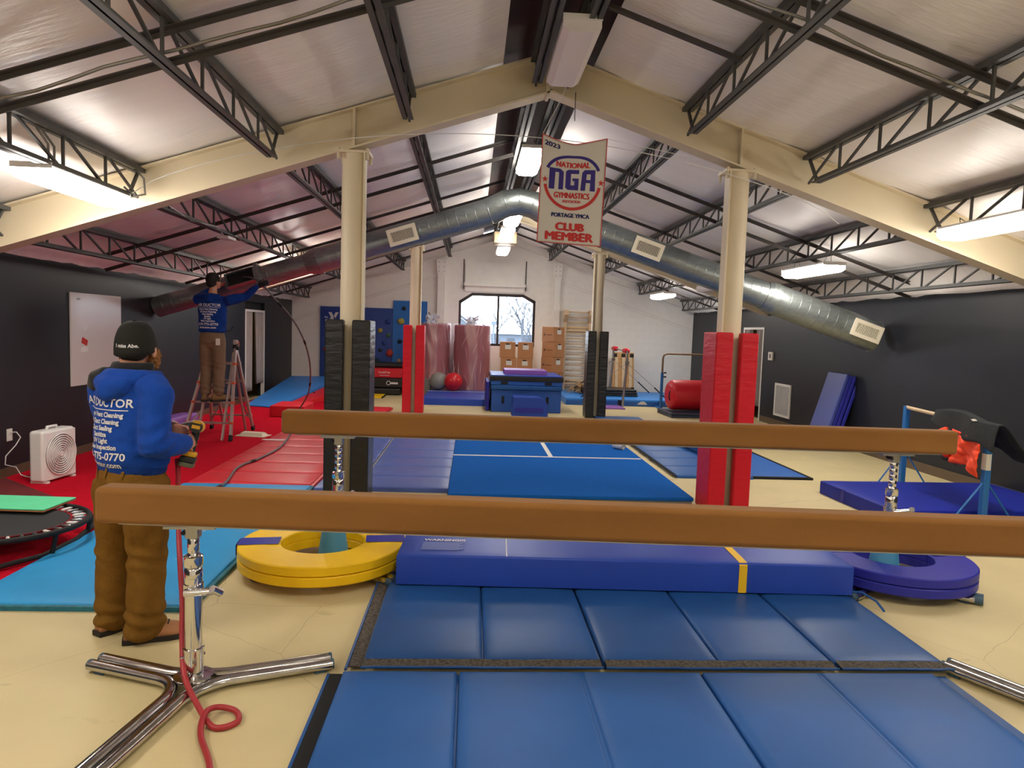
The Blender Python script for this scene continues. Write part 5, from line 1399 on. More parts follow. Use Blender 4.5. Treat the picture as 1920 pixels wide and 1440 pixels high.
pts = [(-1.68, 4.06, 1.0), (-1.65, 4.0, 0.923), (-1.545, 3.75, 0.702), (-1.476, 3.6, 0.534), (-1.425, 3.5, 0.376), (-1.39, 3.41, 0.219), (-1.325, 3.28, 0.1), (-1.205, 3.13, 0.04), (-1.108, 3.017, 0.015), (-1.05, 3.0, 0.015), (-1.0, 3.05, 0.015), (-1.035, 3.125, 0.02), (-1.119, 3.14, 0.03), (-1.15, 3.07, 0.042), (-1.12, 2.936, 0.02), (-1.0, 2.716, 0.015), (-0.9, 2.4, 0.015)]
tag(MB().tube(smooth_path(pts), 0.0135, 10).build('air_hose', 'hose_red', smooth=True), 'red rubber air hose hanging beside the chrome stand and looping on the floor', 'hose')

# ================================================================== LADDER
t = thing('step_ladder', 'aluminium multi position ladder with orange fittings on the red carpet', 'ladder', (0, 0, 0))
LT = {-1: Vector((-4.10, 11.12, 1.42)), 1: Vector((-3.70, 11.12, 1.42))}
LFf = {-1: Vector((-4.29, 10.56, 0.012)), 1: Vector((-3.58, 10.54, 0.012))}
LBk = {-1: Vector((-4.30, 11.76, 0.012)), 1: Vector((-3.60, 11.70, 0.012))}
for s in (-1, 1):
    for foot, nm in ((LFf[s], 'front_rail'), (LBk[s], 'rear_rail')):
        rl = MB().bar(foot, LT[s], 0.032, 0.062, (0, 1, 0)).build(nm, 'alu', t)
        e = (LT[s] - foot).normalized()
        MB().bar(foot - e * 0.0, foot + e * 0.09, 0.042, 0.072, (0, 1, 0)).build('rubber_foot', 'black', rl)
        # inner straight rail of the telescoping section
        k = foot.lerp(LT[s], 0.45); q = Vector((LT[s].x - s * 0.015, foot.y + (0.03 if foot.y < 11 else -0.03), 0.012))
        MB().bar(q, LT[s] - Vector((s * 0.03, 0, 0.1)), 0.026, 0.05, (0, 1, 0)).build('inner_rail', 'alu', t)
        MB().bar(foot.lerp(LT[s], 0.12), q.lerp(LT[s], 0.3), 0.012, 0.02).build('brace', 'alu', t)
    MB().tube([LT[s] + Vector((-0.03, 0, 0.0)), LT[s] + Vector((0.03, 0, 0))], 0.05, 14).build('hinge', 'black', t, smooth='auto')
    MB().tube([LT[s] + Vector((s * 0.03, -0.05, -0.03)), LT[s] + Vector((s * 0.07, -0.05, -0.03))], 0.028, 10).build('lock_knob', 'black', t)
    MB().box(LT[s].x - 0.025, LT[s].x + 0.025, LT[s].y - 0.04, LT[s].y + 0.04, 1.44, 1.52).build('hinge_head', 'alu', t)
    MB().box(LT[s].x - 0.02, LT[s].x + 0.03, LT[s].y + 0.03, LT[s].y + 0.07, 1.42, 1.5).build('release_tab', 'orange', t)
for z in (0.27, 0.57, 0.86, 1.15):
    u = (z - 0.012) / (1.42 - 0.012)
    for foot in (LFf, LBk):
        a = foot[-1].lerp(LT[-1], u); b_ = foot[1].lerp(LT[1], u)
        rg = MB().bar(a, b_, 0.03, 0.028).build('rung', 'alu', t)
        for p in (a, b_):
            MB().box(p.x - 0.024, p.x + 0.024, p.y - 0.038, p.y + 0.038, p.z - 0.02, p.z + 0.02).build('rung_clip', 'orange' if foot is LFf else 'alu', rg)

# ================================================================== PEOPLE
def ring(c, t, rx, ry, n=18, xref=Vector((1, 0, 0))):
    t = t.normalized()
    a = (xref - t * xref.dot(t))
    if a.length < 0.05: a = t.orthogonal()
    a.normalize(); b = t.cross(a)
    return [c + a * rx * math.cos(2 * math.pi * j / n) + b * ry * math.sin(2 * math.pi * j / n) for j in range(n)]
def limb(mb, chain, n=18, xref=Vector((1, 0, 0))):
    """chain of (point, rx, ry); closed rounded ends"""
    P_ = [Vector(c[0]) for c in chain]
    rings = []
    k = len(chain)
    for i in range(k):
        t = (P_[min(i + 1, k - 1)] - P_[max(i - 1, 0)])
        rx, ry = chain[i][1], chain[i][2] if len(chain[i]) > 2 else chain[i][1]
        if i == 0:
            d = (P_[0] - P_[1]).normalized()
            rings.append(ring(P_[0] + d * min(rx, ry) * 0.5, t, rx * 0.55, ry * 0.55, n, xref))
        rings.append(ring(P_[i], t, rx, ry, n, xref))
        if i == k - 1:
            d = (P_[-1] - P_[-2]).normalized()
            rings.append(ring(P_[-1] + d * min(rx, ry) * 0.5, t, rx * 0.55, ry * 0.55, n, xref))
    mb.loft(rings)
    return mb
def fuse(mb, voxel, it=4, fac=0.5):
    me = mb.mesh('tmp'); o = bpy.data.objects.new('tmp', me); C.objects.link(o)
    r = o.modifiers.new('r', 'REMESH'); r.mode = 'VOXEL'; r.voxel_size = voxel
    s = o.modifiers.new('s', 'SMOOTH'); s.factor = fac; s.iterations = it
    dg = bpy.context.evaluated_depsgraph_get()
    out = bpy.data.meshes.new_from_object(o.evaluated_get(dg))
    bpy.data.objects.remove(o); bpy.data.meshes.remove(me)
    return out
def crumple(me, fn):
    ns = [v.normal.copy() for v in me.vertices]
    for v, n_ in zip(me.vertices, ns):
        v.co += n_ * fn(v.co)
    me.update()
def hand(mb, wrist, d, up, side, curl, s=1.0):
    """palm and five fingers; d = direction of the hand, up = back of the hand, side = +1 thumb on +x of (up x d)"""
    d = d.normalized(); up = (up - d * up.dot(d)).normalized(); x = d.cross(up).normalized() * side
    W = lambda a, b, c: wrist + x * a * s + d * b * s + up * c * s
    limb(mb, [(W(0, 0.0, 0), 0.028 * s, 0.02 * s), (W(0, 0.03, 0), 0.036 * s, 0.018 * s), (W(0, 0.075, 0), 0.042 * s, 0.016 * s), (W(0, 0.095, 0), 0.04 * s, 0.014 * s)], 14, x)
    for i, (off, L) in enumerate(((0.031, 0.072), (0.011, 0.082), (-0.011, 0.076), (-0.031, 0.06))):
        p = W(off, 0.09, 0); a = curl * 0.5
        chain = [(p, 0.0095 * s)]
        ang = 0.0
        for seg, f in ((0, 0.45), (1, 0.32), (2, 0.25)):
            ang += curl * (0.75 if seg == 0 else 1.0)
            p = p + (d * math.cos(ang) - up * math.sin(ang)) * L * f * s
            chain.append((p, (0.009 - 0.001 * seg) * s))
        limb(mb, chain, 8, x)
    p = W(0.034, 0.025, -0.004)
    q = p + (x * 0.7 + d * 0.75 - up * 0.35).normalized() * 0.042 * s
    r = q + (x * 0.15 + d * 0.8 - up * 0.6).normalized() * 0.034 * s
    limb(mb, [(W(0.02, 0.012, 0), 0.014 * s), (p, 0.0135 * s), (q, 0.0115 * s), (r, 0.009 * s)], 8, x)
def head_mesh(mb, c, yawr, tilt=0.0, s=1.0):
    """skull, jaw, nose, ears; facing +y before yaw"""
    m = Matrix.Translation(c) @ Matrix.Rotation(yawr, 4, 'Z') @ Matrix.Rotation(tilt, 4, 'X') @ Matrix.Scale(s, 4)
    h = MB()
    h.ball((0, -0.008, 0.024), 0.078, 0.098, 0.086, 22, 16)
    h.ball((0, 0.03, -0.04), 0.058, 0.068, 0.075, 18, 12)
    h.ball((0, 0.075, -0.085), 0.03, 0.028, 0.026, 14, 10)
    limb(h, [((0, 0.092, 0.018), 0.009), ((0, 0.108, -0.012), 0.013), ((0, 0.112, -0.022), 0.015, 0.011)], 10)
    for sd in (-1, 1):
        h.ball((sd * 0.083, -0.002, -0.03), 0.014, 0.022, 0.034, 12, 8)
        h.ball((sd * 0.034, 0.068, -0.02), 0.026, 0.024, 0.024, 12, 8)
        h.ball((sd * 0.03, 0.084, 0.03), 0.024, 0.012, 0.01, 12, 8)
    h.ball((0, 0.093, -0.052), 0.024, 0.012, 0.008, 12, 8)
    h.xf(m); mb.add(h.v, h.f)
    return m
def shoe(parent, pos, yawr, m_upper, tall=False, s=1.0):
    t = parent
    mt = Matrix.Translation(pos) @ Matrix.Rotation(yawr, 4, 'Z') @ Matrix.Scale(s, 4)
    prof = [(-0.105, 0.03, 0.05), (-0.1, 0.036, 0.1), (-0.06, 0.04, 0.13), (0.0, 0.042, 0.125), (0.06, 0.047, 0.105), (0.12, 0.052, 0.085), (0.165, 0.048, 0.074), (0.19, 0.034, 0.058), (0.2, 0.014, 0.036)]
    rings = []
    for y, w, h in prof:
        rings.append([Vector((w * math.cos(a) * (1.0 if math.sin(a) < 0.3 else 0.85), y, 0.022 + max(0, math.sin(a)) * (h - 0.022))) for a in [2 * math.pi * j / 16 for j in range(16)]])
    t = MB().loft(rings).xf(mt).build('shoe', m_upper, t, smooth=True)
    sole = [(-0.035, -0.112), (0.035, -0.112), (0.047, -0.05), (0.045, 0.02), (0.056, 0.1), (0.05, 0.17), (0.025, 0.206), (-0.02, 0.206), (-0.048, 0.17), (-0.055, 0.1), (-0.043, 0.02), (-0.045, -0.05)]
    MB().prism(sole, 0.0, 0.028, 'xy').xf(mt).build('sole', 'sole', t, bevel=0.004)
    b = MB()
    for k in range(4):
        y = 0.03 + k * 0.022
        b.tube([Vector((-0.026, y, 0.104 - k * 0.007)), Vector((0, y + 0.006, 0.117 - k * 0.008)), Vector((0.026, y, 0.104 - k * 0.007))], 0.004, 5)
    b.xf(mt).build('laces', 'sole', t)

def back_print(parent, hood_me, lines, z_top, lh, origin_x=0.0):
    """white print draped on the back of the hoodie (local frame: back faces -y)"""
    bv = BVHTree.FromPolygons([v.co.copy() for v in hood_me.vertices], [tuple(p.vertices) for p in hood_me.polygons])
    def drape(u, z):
        hit = bv.ray_cast(Vector((origin_x + u, -1.0, z)), Vector((0, 1, 0)))
        if hit[0] is None: return Vector((origin_x + u, -0.02, z))
        return hit[0] + Vector((0, -0.004, 0))
    z = z_top
    for s, size, sx, gap in lines:
        z -= gap
        if s == '_':
            n = 24
            b = MB(); b.loft([[drape(-sx + 2 * sx * k / n, z), drape(-sx + 2 * sx * k / n, z - size)] for k in range(n + 1)], False, False)
            b.build('print_rule', 'print_white', parent, fix=False)
        else:
            lettering('back_lettering', s, size, lambda u, v: drape(u, z + v), 'print_white', parent, 0.0012, 'CENTER', sx)
PRINT = [('AIR DUCTOR', 0.062, 1.0, 0.0), ('_', 0.005, 0.165, 0.033), ('Dryer Vent Cleaning', 0.036, 0.95, 0.03), ('Air Duct Cleaning', 0.036, 0.95, 0.037), ('Duct Sealing', 0.036, 0.95, 0.035), ('Sanitize', 0.036, 0.95, 0.034), ('UV Light', 0.036, 0.95, 0.034), ('Video Inspection', 0.036, 0.95, 0.034), ('219-775-0770', 0.056, 1.02, 0.05), ('airductor.com', 0.044, 1.05, 0.047)]

# ---------- man standing in the foreground
mL = thing('person', 'standing man in a blue hoodie, brown work trousers and black cap holding a drill', 'person', (-1.875, 3.95, 0), D(-27))
HY = D(30)
bm_ = MB()
# continuous body
limb(bm_, [((0, 0.0, 0.90), 0.15, 0.11), ((0, 0, 1.05), 0.155, 0.12), ((0, 0, 1.25), 0.16, 0.12), ((0, 0, 1.40), 0.15, 0.1), ((0, -0.005, 1.48), 0.09, 0.07), ((0, 0.0, 1.56), 0.062, 0.062), ((0, 0.015, 1.64), 0.06, 0.06)])
for s in (-1, 1):
    fx, fy = (-0.155, 0.01) if s < 0 else (0.115, -0.01)
    limb(bm_, [((s * 0.09, 0, 0.9), 0.085), ((fx * 0.9, 0.01 + fy, 0.5), 0.05), ((fx, fy, 0.1), 0.034)])
SH = {1: Vector((0.185, -0.005, 1.425)), -1: Vector((-0.185, -0.005, 1.425))}
EL = {1: Vector((0.265, -0.075, 1.12)), -1: Vector((-0.25, 0.02, 1.14))}
WR = {1: Vector((0.20, 0.19, 1.105)), -1: Vector((-0.05, 0.26, 1.15))}
for s in (-1, 1):
    limb(bm_, [(SH[s], 0.04), (EL[s], 0.035), (WR[s], 0.027)])
hd = (Vector((0.165, 0.27, 1.105)) - WR[1]); hand(bm_, WR[1], hd, Vector((1, 0.1, 0.25)), 1, 0.75)
hand(bm_, WR[-1], Vector((0.75, 0.45, -0.05)), Vector((-0.3, 0.8, 0.3)), 1, 0.5)
HM = head_mesh(bm_, Vector((0.0, 0.025, 1.655)), HY, D(4), 1.12)
link('body', fuse(bm_, 0.006, 3), 'skin', mL, smooth=True)
# hoodie
hb = MB()
limb(hb, [((0, -0.005, 0.985), 0.205, 0.155), ((0, 0.0, 1.03), 0.212, 0.178), ((0, 0.005, 1.15), 0.216, 0.182), ((0, 0.0, 1.28), 0.208, 0.165), ((0, -0.01, 1.38), 0.198, 0.145), ((0, -0.012, 1.45), 0.175, 0.118), ((0, -0.012, 1.50), 0.105, 0.095)], 26)
limb(hb, [(SH[1] + Vector((-0.04, 0, 0.01)), 0.092), (SH[1] + Vector((0.02, -0.01, -0.03)), 0.092), (SH[1].lerp(EL[1], 0.5), 0.083), (EL[1] + Vector((0, -0.01, 0)), 0.08), (EL[1].lerp(WR[1], 0.35), 0.075), (EL[1].lerp(WR[1], 0.8), 0.062), (EL[1].lerp(WR[1], 0.97), 0.045)], 18)
limb(hb, [(SH[-1] + Vector((0.04, 0, 0.01)), 0.092), (SH[-1] + Vector((-0.02, -0.01, -0.03)), 0.09), (SH[-1].lerp(EL[-1], 0.5), 0.08), (EL[-1], 0.076), (EL[-1].lerp(WR[-1], 0.5), 0.066), (EL[-1].lerp(WR[-1], 0.95), 0.045)], 18)
hme = fuse(hb, 0.011, 9)
def folds(co):
    f = 0.008 * noise.noise(Vector((co.x * 5, co.y * 5, co.z * 11)))
    f += 0.005 * noise.noise(Vector((co.x * 14, co.y * 14, co.z * 22 + 4)))
    if co.z < 1.06: f += 0.012 * math.sin(co.z * 70) * max(0, (1.06 - co.z) / 0.08) * 0.4
    e = (co - EL[1]).length
    if e < 0.16: f += 0.012 * math.sin((co.y * 0.6 - co.z) * 75) * (1 - e / 0.16)
    return f
crumple(hme, folds)
hoodieL = link('hoodie', hme, 'hoodie', mL, smooth=True)
wbm = MB(); limb(wbm, [((0, -0.003, 0.955), 0.2, 0.152), ((0, -0.003, 0.985), 0.204, 0.156), ((0, -0.003, 1.01), 0.2, 0.15)], 26)
wbm.build('hem_band', 'hoodie_dark', hoodieL, smooth=True)
back_print(hoodieL, hme, PRINT, 1.345, 0.04, -0.035)
# hood and dark collar
b = MB()
for k in range(33):
    pass
rings = []
for k in range(29):
    a = math.pi * (-0.18 + 1.36 * k / 28) + math.pi
    c = Vector((0.125 * math.cos(a), 0.115 * math.sin(a) - 0.0, 1.475 - 0.02 * max(0, -math.sin(a))))
    c.y = 0.02 + 0.12 * math.sin(a)
    th = 0.045 + 0.03 * max(0, -math.sin(a))
    tg = Vector((-math.sin(a), math.cos(a), 0))
    rings.append(ring(c, tg, th * 1.0, th * 0.8, 14, Vector((0, 0, 1))))
b.loft(rings)
limb(b, [((-0.1, -0.10, 1.45), 0.05), ((0, -0.15, 1.42), 0.07, 0.055), ((0.1, -0.115, 1.44), 0.05)], 14, Vector((0, 0, 1)))
limb(b, [((0, -0.14, 1.44), 0.09, 0.05), ((0, -0.165, 1.38), 0.06, 0.04)], 14)
fm = fuse(b, 0.009, 4); crumple(fm, lambda co: 0.006 * noise.noise(co * 16)); link('hood', fm, 'hoodie', hoodieL, smooth=True)
rings = []
for k in range(25):
    a = math.pi * (-0.1 + 1.2 * k / 24) + math.pi
    c = Vector((0.104 * math.cos(a), 0.018 + 0.10 * math.sin(a), 1.532))
    rings.append(ring(c, Vector((-math.sin(a), math.cos(a), 0)), 0.033, 0.018, 12, Vector((0, 0, 1))))
b = MB().loft(rings)
limb(b, [((-0.08, -0.09, 1.50), 0.04), ((-0.15, -0.10, 1.465), 0.05, 0.045), ((-0.19, -0.09, 1.42), 0.035)], 14)
fm = fuse(b, 0.008, 4); link('hood_lining', fm, 'fleece_black', hoodieL, smooth=True)
# cap with lettering
b = MB()
rings = []
for i in range(10):
    u = i / 9
    zz = -0.03 + 0.150 * math.sin(u * math.pi / 2)
    rr = math.cos(u * math.pi / 2) ** 0.62 if u < 1 else 0.02
    rings.append([Vector((0.094 * rr * math.cos(2 * math.pi * j / 32), -0.006 + 0.114 * rr * math.sin(2 * math.pi * j / 32), zz - (0.022 * max(0, -math.sin(2 * math.pi * j / 32)) * (1 - u)))) for j in range(32)])
b.loft(rings); b.xf(HM)
cap_o = b.build('cap', 'cap', mL, smooth=True)
b = MB().grid(lambda u, v: Vector(((u - 0.5) * 0.165 * (1 - 0.35 * v * v), 0.095 + 0.075 * v - 0.05 * (2 * u - 1) ** 2, -0.004 - 0.018 * (2 * u - 1) ** 2 - 0.012 * v)), 14, 6).xf(HM)
o = b.build('cap_brim', 'cap', cap_o, smooth=True); sm = o.modifiers.new('t', 'SOLIDIFY'); sm.thickness = 0.004
MB().ball((0, 0, 0), 0.009, 0.009, 0.006, 10, 6).xf(HM @ Matrix.Translation((0, -0.006, 0.12))).build('cap_button', 'cap', cap_o, smooth=True)
cme = cap_o.data
cbv = BVHTree.FromPolygons([v.co.copy() for v in cme.vertices], [tuple(p.vertices) for p in cme.polygons])
def cdrape(u, v):
    p0 = HM @ Vector((u * 1.0, -0.4, 0.005 + v)); dr = (HM.to_3x3() @ Vector((0, 1, 0))).normalized()
    h = cbv.ray_cast(p0, dr)
    return (h[0] - dr * 0.002) if h[0] else p0 + dr * 0.3
lettering('cap_lettering', 'I miss Abe.', 0.024, cdrape, 'print_white', cap_o, 0.0006)
# beard and hair at nape
b = MB(); b.ball((0, 0.075, -0.075), 0.068, 0.055, 0.065, 18, 12); b.ball((0, 0.1, -0.125), 0.05, 0.045, 0.055, 16, 10)
for s in (-1, 1): b.ball((s * 0.066, 0.045, -0.07), 0.03, 0.04, 0.06, 14, 10)
b.xf(HM); fm = fuse(b, 0.006, 2); crumple(fm, lambda co: 0.012 * noise.noise(co * 75)); link('beard', fm, 'beard', mL, smooth=True)
b = MB(); b.ball((0, -0.045, -0.03), 0.072, 0.055, 0.05, 18, 12); b.xf(HM); b.build('hair', 'hair_dark', mL, smooth=True)
# trousers
tb = MB()
limb(tb, [((0, -0.005, 1.0), 0.185, 0.14), ((0, -0.012, 0.93), 0.198, 0.16), ((0, -0.01, 0.86), 0.198, 0.16), ((0, 0, 0.80), 0.17, 0.13)], 26)
LEG = {}
FEET = {-1: (Vector((-0.155, 0.01, 0)), D(-6)), 1: (Vector((0.115, -0.01, 0)), D(-40))}
for s in (-1, 1):
    f = FEET[s][0]
    limb(tb, [((s * 0.1, -0.01, 0.9), 0.115, 0.14), (Vector((s * 0.11, -0.005, 0.72)), 0.112, 0.13), (Vector((f.x * 0.92, 0.0, 0.5)), 0.098, 0.108), (Vector((f.x * 0.97, -0.012, 0.3)), 0.093, 0.102), (Vector((f.x, f.y - 0.012, 0.13)), 0.094, 0.108), (Vector((f.x, f.y - 0.01, 0.06)), 0.094, 0.118)], 22)
tme = fuse(tb, 0.011, 4)
def tfold(co):
    f = 0.008 * noise.noise(Vector((co.x * 6, co.y * 6, co.z * 10 + 7)))
    for zc, amp in ((0.5, 0.010), (0.12, 0.016), (0.8, 0.008)):
        d = abs(co.z - zc)
        if d < 0.14: f += 0.7 * amp * math.sin(co.z * 60 + 5 * noise.noise(co * 5) + co.x * 18 + co.y * 14) * (1 - d / 0.14)
    return f
crumple(tme, tfold)
trouL = link('trousers', tme, 'duck', mL, smooth=True)
tbv = BVHTree.FromPolygons([v.co.copy() for v in tme.vertices], [tuple(p.vertices) for p in tme.polygons])
def td(u, z):
    h = tbv.ray_cast(Vector((u, -1, z)), Vector((0, 1, 0)))
    return (h[0] + Vector((0, -0.004, 0))) if h[0] else Vector((u, -0.1, z))
for u0, u1, z0, z1 in ((0.045, 0.155, 0.72, 0.86), (-0.155, -0.045, 0.72, 0.86)):
    MB().grid(lambda u, v: td(u0 + (u1 - u0) * u, z0 + (z1 - z0) * v), 8, 8).build('back_pocket', 'duck', trouL, smooth=True)
for u in (-0.1, 0.0, 0.1):
    MB().grid(lambda a, v: td(u - 0.008 + 0.016 * a, 0.94 + 0.05 * v) + Vector((0, -0.004, 0)), 2, 4).build('belt_loop', 'duck', trouL)
for s in (-1, 1): shoe(mL, FEET[s][0] + Vector((0, 0.0, 0)), FEET[s][1], 'boot', False, 1.1)

# cordless drill in his right hand
MW = mL.matrix_basis.copy()
def W_(p): return Matrix.Translation((-1.875, 3.95, 0)) @ Matrix.Rotation(D(-27), 4, 'Z') @ Vector(p)
dr = thing('cordless_drill', 'yellow and black cordless drill held by the standing man', 'drill', W_((0.165, 0.265, 1.10)), rot=(D(-8), D(14), D(14)))
MB().tube([(0, 0.0, -0.06), (0, 0.0, 0.06)], 0.021, 12, True, 1.25).build('grip', 'drill_k', dr, smooth='auto')
MB().tube([(0, -0.09, 0.085), (0, -0.08, 0.087), (0, 0.09, 0.085), (0, 0.12, 0.085)], [0.034, 0.037, 0.036, 0.028], 18).build('motor_body', 'drill_y', dr, smooth='auto')
MB().tube([(0, -0.094, 0.085), (0, -0.08, 0.085)], 0.036, 18).build('motor_end_cap', 'drill_k', dr, smooth='auto')
MB().box(-0.022, 0.022, -0.097, -0.093, 0.073, 0.093).build('name_plate', 'drill_y', dr)
MB().tube([(0, 0.12, 0.085), (0, 0.17, 0.085), (0, 0.19, 0.085)], [0.024, 0.022, 0.012], 14).build('chuck', 'drill_k', dr, smooth='auto')
MB().box(-0.038, 0.038, -0.06, 0.05, -0.092, -0.062).build('handle_foot', 'drill_y', dr, bevel=0.008)
MB().box(-0.042, 0.042, -0.072, 0.052, -0.125, -0.092).build('battery_top', 'drill_k', dr, bevel=0.008)
MB().box(-0.04, 0.04, -0.07, 0.05, -0.152, -0.125).build('battery_base', 'drill_g', dr, bevel=0.008)

# ---------- man on the ladder
SC = 1.075
mR = thing('person', 'man in a blue hoodie and khaki trousers standing on the ladder, reaching into the duct', 'person', (-3.93, 10.78, 0.585), D(-2))
bm_ = MB(); V = lambda x, y, z: Vector((x, y, z)) * SC
limb(bm_, [(V(0, 0.0, 0.90), 0.13, 0.09), (V(0, 0, 1.05), 0.13, 0.09), (V(0, 0, 1.25), 0.13, 0.09), (V(0, 0, 1.38), 0.12, 0.075), (V(0, 0.0, 1.50), 0.07, 0.06), (V(0, 0.02, 1.58), 0.056, 0.056), (V(0, 0.03, 1.64), 0.055, 0.055)])
for s in (-1, 1):
    limb(bm_, [(V(s * 0.08, 0, 0.9), 0.08), (V(s * 0.085, 0.02, 0.5), 0.05), (V(s * 0.085, 0.0, 0.1), 0.036)])
SH2 = {1: V(0.19, 0, 1.42), -1: V(-0.19, 0, 1.42)}
EL2 = {1: V(0.42, 0.12, 1.50), -1: V(-0.22, 0.24, 1.50)}
WR2 = {1: V(0.60, 0.10, 1.655), -1: V(-0.05, 0.38, 1.66)}
for s in (-1, 1):
    limb(bm_, [(SH2[s] + Vector((-0.04 * s, 0.0, 0.01)), 0.03), (EL2[s], 0.03), (WR2[s], 0.026)])
hand(bm_, WR2[1], Vector((0.8, -0.05, 0.35)), Vector((0.1, -0.9, 0.3)), -1, 0.6)
hand(bm_, WR2[-1], Vector((0.5, 0.6, 0.2)), Vector((-0.5, 0.5, 0.6)), 1, 0.5)
HM2 = head_mesh(bm_, V(0.0, 0.035, 1.69), D(-28), D(8), 1.03)
link('body', fuse(bm_, 0.007, 3), 'skin', mR, smooth=True)
hb = MB()
limb(hb, [(V(0, 0, 0.97), 0.185, 0.135), (V(0, 0, 1.02), 0.205, 0.155), (V(0, 0, 1.15), 0.205, 0.15), (V(0, 0, 1.28), 0.21, 0.14), (V(0, 0, 1.38), 0.205, 0.125), (V(0, 0, 1.45), 0.15, 0.1), (V(0, 0.005, 1.50), 0.09, 0.085)], 26)
for s in (-1, 1):
    limb(hb, [(SH2[s] * 1.0 + Vector((-s * 0.05, 0, 0)), 0.09), (SH2[s] + Vector((s * 0.01, 0, 0)), 0.085), (SH2[s].lerp(EL2[s], 0.5), 0.08), (EL2[s], 0.072), (EL2[s].lerp(WR2[s], 0.5), 0.058), (EL2[s].lerp(WR2[s], 0.95), 0.042)], 18)
hme = fuse(hb, 0.013, 5)
crumple(hme, lambda co: 0.010 * noise.noise(Vector((co.x * 6, co.y * 6, co.z * 9))) + 0.006 * noise.noise(co * 18) + (0.012 * math.sin(co.z * 60) * max(0, (1.16 - co.z) / 0.1) if co.z < 1.16 else 0))
hoodieR = link('hoodie', hme, 'hoodie_dark', mR, smooth=True)
back_print(hoodieR, hme, [(a, b_ * 0.95, c, d) for a, b_, c, d in PRINT], 1.455, 0.04, -0.02)
b = MB(); limb(b, [(V(-0.11, -0.05, 1.47), 0.05), (V(0, -0.105, 1.46), 0.06, 0.05), (V(0.11, -0.05, 1.47), 0.05)], 14, Vector((0, 0, 1))); limb(b, [(V(0, -0.1, 1.46), 0.08, 0.045), (V(0, -0.125, 1.4), 0.05, 0.03)], 12)
link('hood', fuse(b, 0.01, 4), 'hoodie_dark', hoodieR, smooth=True)
b = MB(); b.ball((0, -0.012, 0.034), 0.088, 0.108, 0.1, 24, 16); b.ball((0, -0.05, -0.03), 0.074, 0.06, 0.06, 18, 12)
b.xf(HM2); fm = fuse(b, 0.008, 2); crumple(fm, lambda co: 0.004 * noise.noise(co * 50)); link('hair', fm, 'hair_dark', mR, smooth=True)
tb = MB()
limb(tb, [(V(0, 0, 0.99), 0.165, 0.125), (V(0, -0.01, 0.92), 0.185, 0.14), (V(0, -0.01, 0.85), 0.18, 0.14), (V(0, 0, 0.8), 0.15, 0.12)], 26)
for s in (-1, 1):
    limb(tb, [(V(s * 0.085, 0, 0.9), 0.1, 0.12), (V(s * 0.09, 0.0, 0.7), 0.098, 0.11), (V(s * 0.09, 0.02, 0.48), 0.088, 0.095), (V(s * 0.088, 0, 0.3), 0.084, 0.09), (V(s * 0.088, -0.01, 0.16), 0.082, 0.088), (V(s * 0.09, 0.0, 0.11), 0.078, 0.088)], 20)
tme = fuse(tb, 0.013, 4)
crumple(tme, lambda co: 0.007 * noise.noise(co * 8) + 0.009 * math.sin(co.z * 70 + co.x * 20) * (max(0, 1 - abs(co.z - 0.2) / 0.12) + 0.6 * max(0, 1 - abs(co.z - 0.55) / 0.12)))
trouR = link('trousers', tme, 'khaki', mR, smooth=True)
MB().box(0.11, 0.17, -0.16, -0.145, 0.86, 0.96).build('pocket_notes', 'paper', trouR)
MB().tube([V(0.19, 0.0, 1.0), V(0.24, -0.01, 1.0), V(0.30, -0.02, 1.07)], 0.008, 6).build('belt_tool', 'drill_k', mR)
for s, ya in ((-1, D(8)), (1, D(-38))):
    shoe(mR, Vector((s * 0.1, -0.01, 0.0)), ya, 'boot2', True, 1.12)
gb = MB(); hand(gb, WR2[1], Vector((0.8, -0.05, 0.35)), Vector((0.1, -0.9, 0.3)), -1, 0.6, 1.12)
link('glove', fuse(gb, 0.006, 2), 'fleece_black', mR, smooth=True)

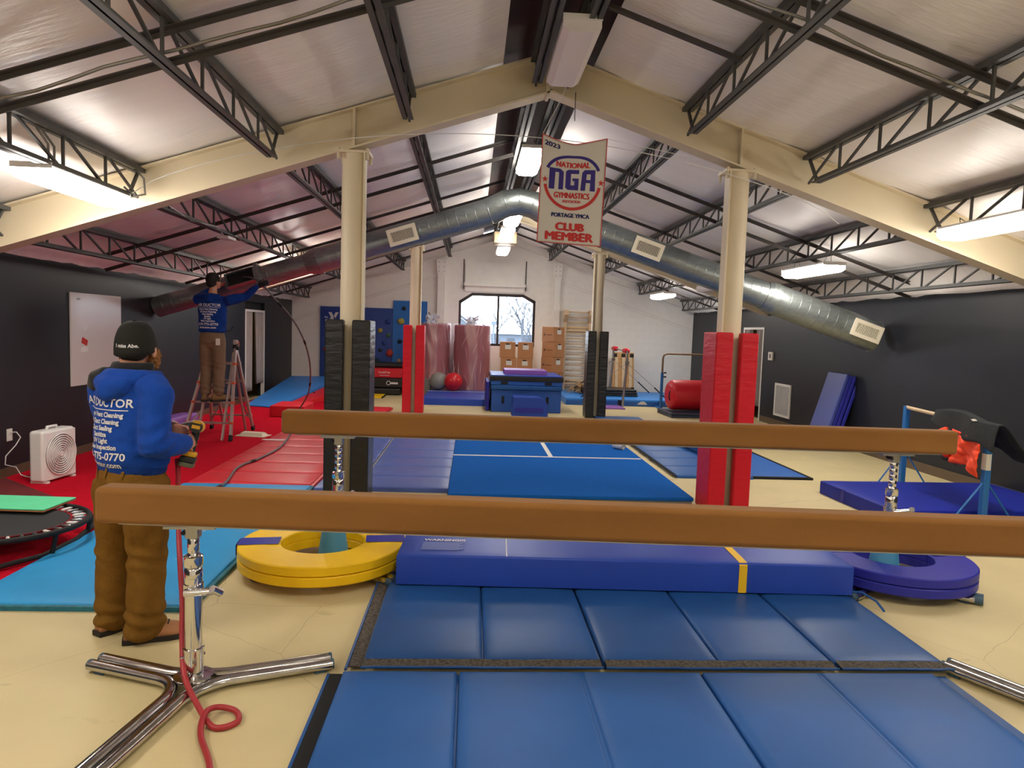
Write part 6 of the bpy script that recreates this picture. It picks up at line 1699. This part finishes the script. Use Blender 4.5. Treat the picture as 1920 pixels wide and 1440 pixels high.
# ================================================================== OUTSIDE THE WINDOW
struct(box('ground', -60, 70, 21.0, 160, -0.9, -0.8, 'asphalt'))
def tree(x, y, h, label, sd):
    t = thing('bare_tree', label, 'tree', (x, y, -0.8))
    r = random.Random(sd); trunk = MB(); br = MB()
    def grow(p, d, L, rad, lev, mb):
        q = p + d * L
        mb.tube([p, p.lerp(q, 0.5) + Vector((r.uniform(-1, 1), 0, r.uniform(-1, 1))) * L * 0.05, q], [rad, rad * 0.85, rad * 0.7], 5)
        if lev == 0: return
        for k in range(3 if lev > 1 else 4):
            a = r.uniform(-0.75, 0.75); b = r.uniform(-0.6, 0.6)
            nd = (d + Vector((math.sin(a), math.sin(b), 0.15))).normalized()
            grow(p.lerp(q, r.uniform(0.55, 1.0)), nd, L * r.uniform(0.6, 0.8), rad * 0.6, lev - 1, br)
    grow(Vector((0, 0, 0)), Vector((0.02, 0, 1)), h * 0.36, h * 0.018, 5, trunk)
    trunk.build('trunk', 'bark', t); br.build('branches', 'bark', t)
tree(3.1, 42, 5.6, 'bare winter tree outside the right window pane', 3)
tree(2.2, 70, 6.5, 'pale bare tree far outside the left window pane', 9)
tree(6.4, 75, 6.0, 'pale bare tree in the distance behind the right window pane', 12)
t = thing('house', 'pale gabled house seen through the left window pane', 'house', (-2.6, 60, -0.8))
MB().prism([(-3, 0), (3, 0), (3, 2.6), (0, 4.7), (-3, 2.6)], 0, 8, 'xz').build('wall', 'house', t)
for s in (-1, 1):
    MB().prism([(0, 4.75), (s * 3.4, 2.4), (s * 3.4, 2.6), (0, 4.95)], -0.3, 8.3, 'xz').build('roof', 'house_roof', t)
for x in (-1.4, 1.0):
    box('window', x, x + 0.8, -0.05, 0.02, 1.0, 2.2, 'house_roof', t)
t = thing('low_building', 'long low building with windows beyond the parking area', 'building', (5.5, 90, -0.8))
box('wall', -6, 9, 0, 6, 0, 2.2, 'house', t)
MB().box(-6.5, 9.5, -0.4, 6.4, 2.2, 2.6).build('roof', mat('snowy_roof', '#d8dade', rough=0.8), t)
for k in range(7):
    box('window', -5 + k * 2, -4 + k * 2, -0.06, 0.0, 0.8, 1.7, 'house_roof', t)
t = thing('lamp_post', 'pale lamp post outside beside the window mullion', 'lamp post', (1.15, 38, -0.8))
MB().tube([(0, 0, 0), (0, 0, 2.9)], 0.05, 8).build('pole', 'house', t); MB().box(-0.14, 0.14, -0.14, 0.14, 2.9, 3.1).build('lantern', 'house', t)
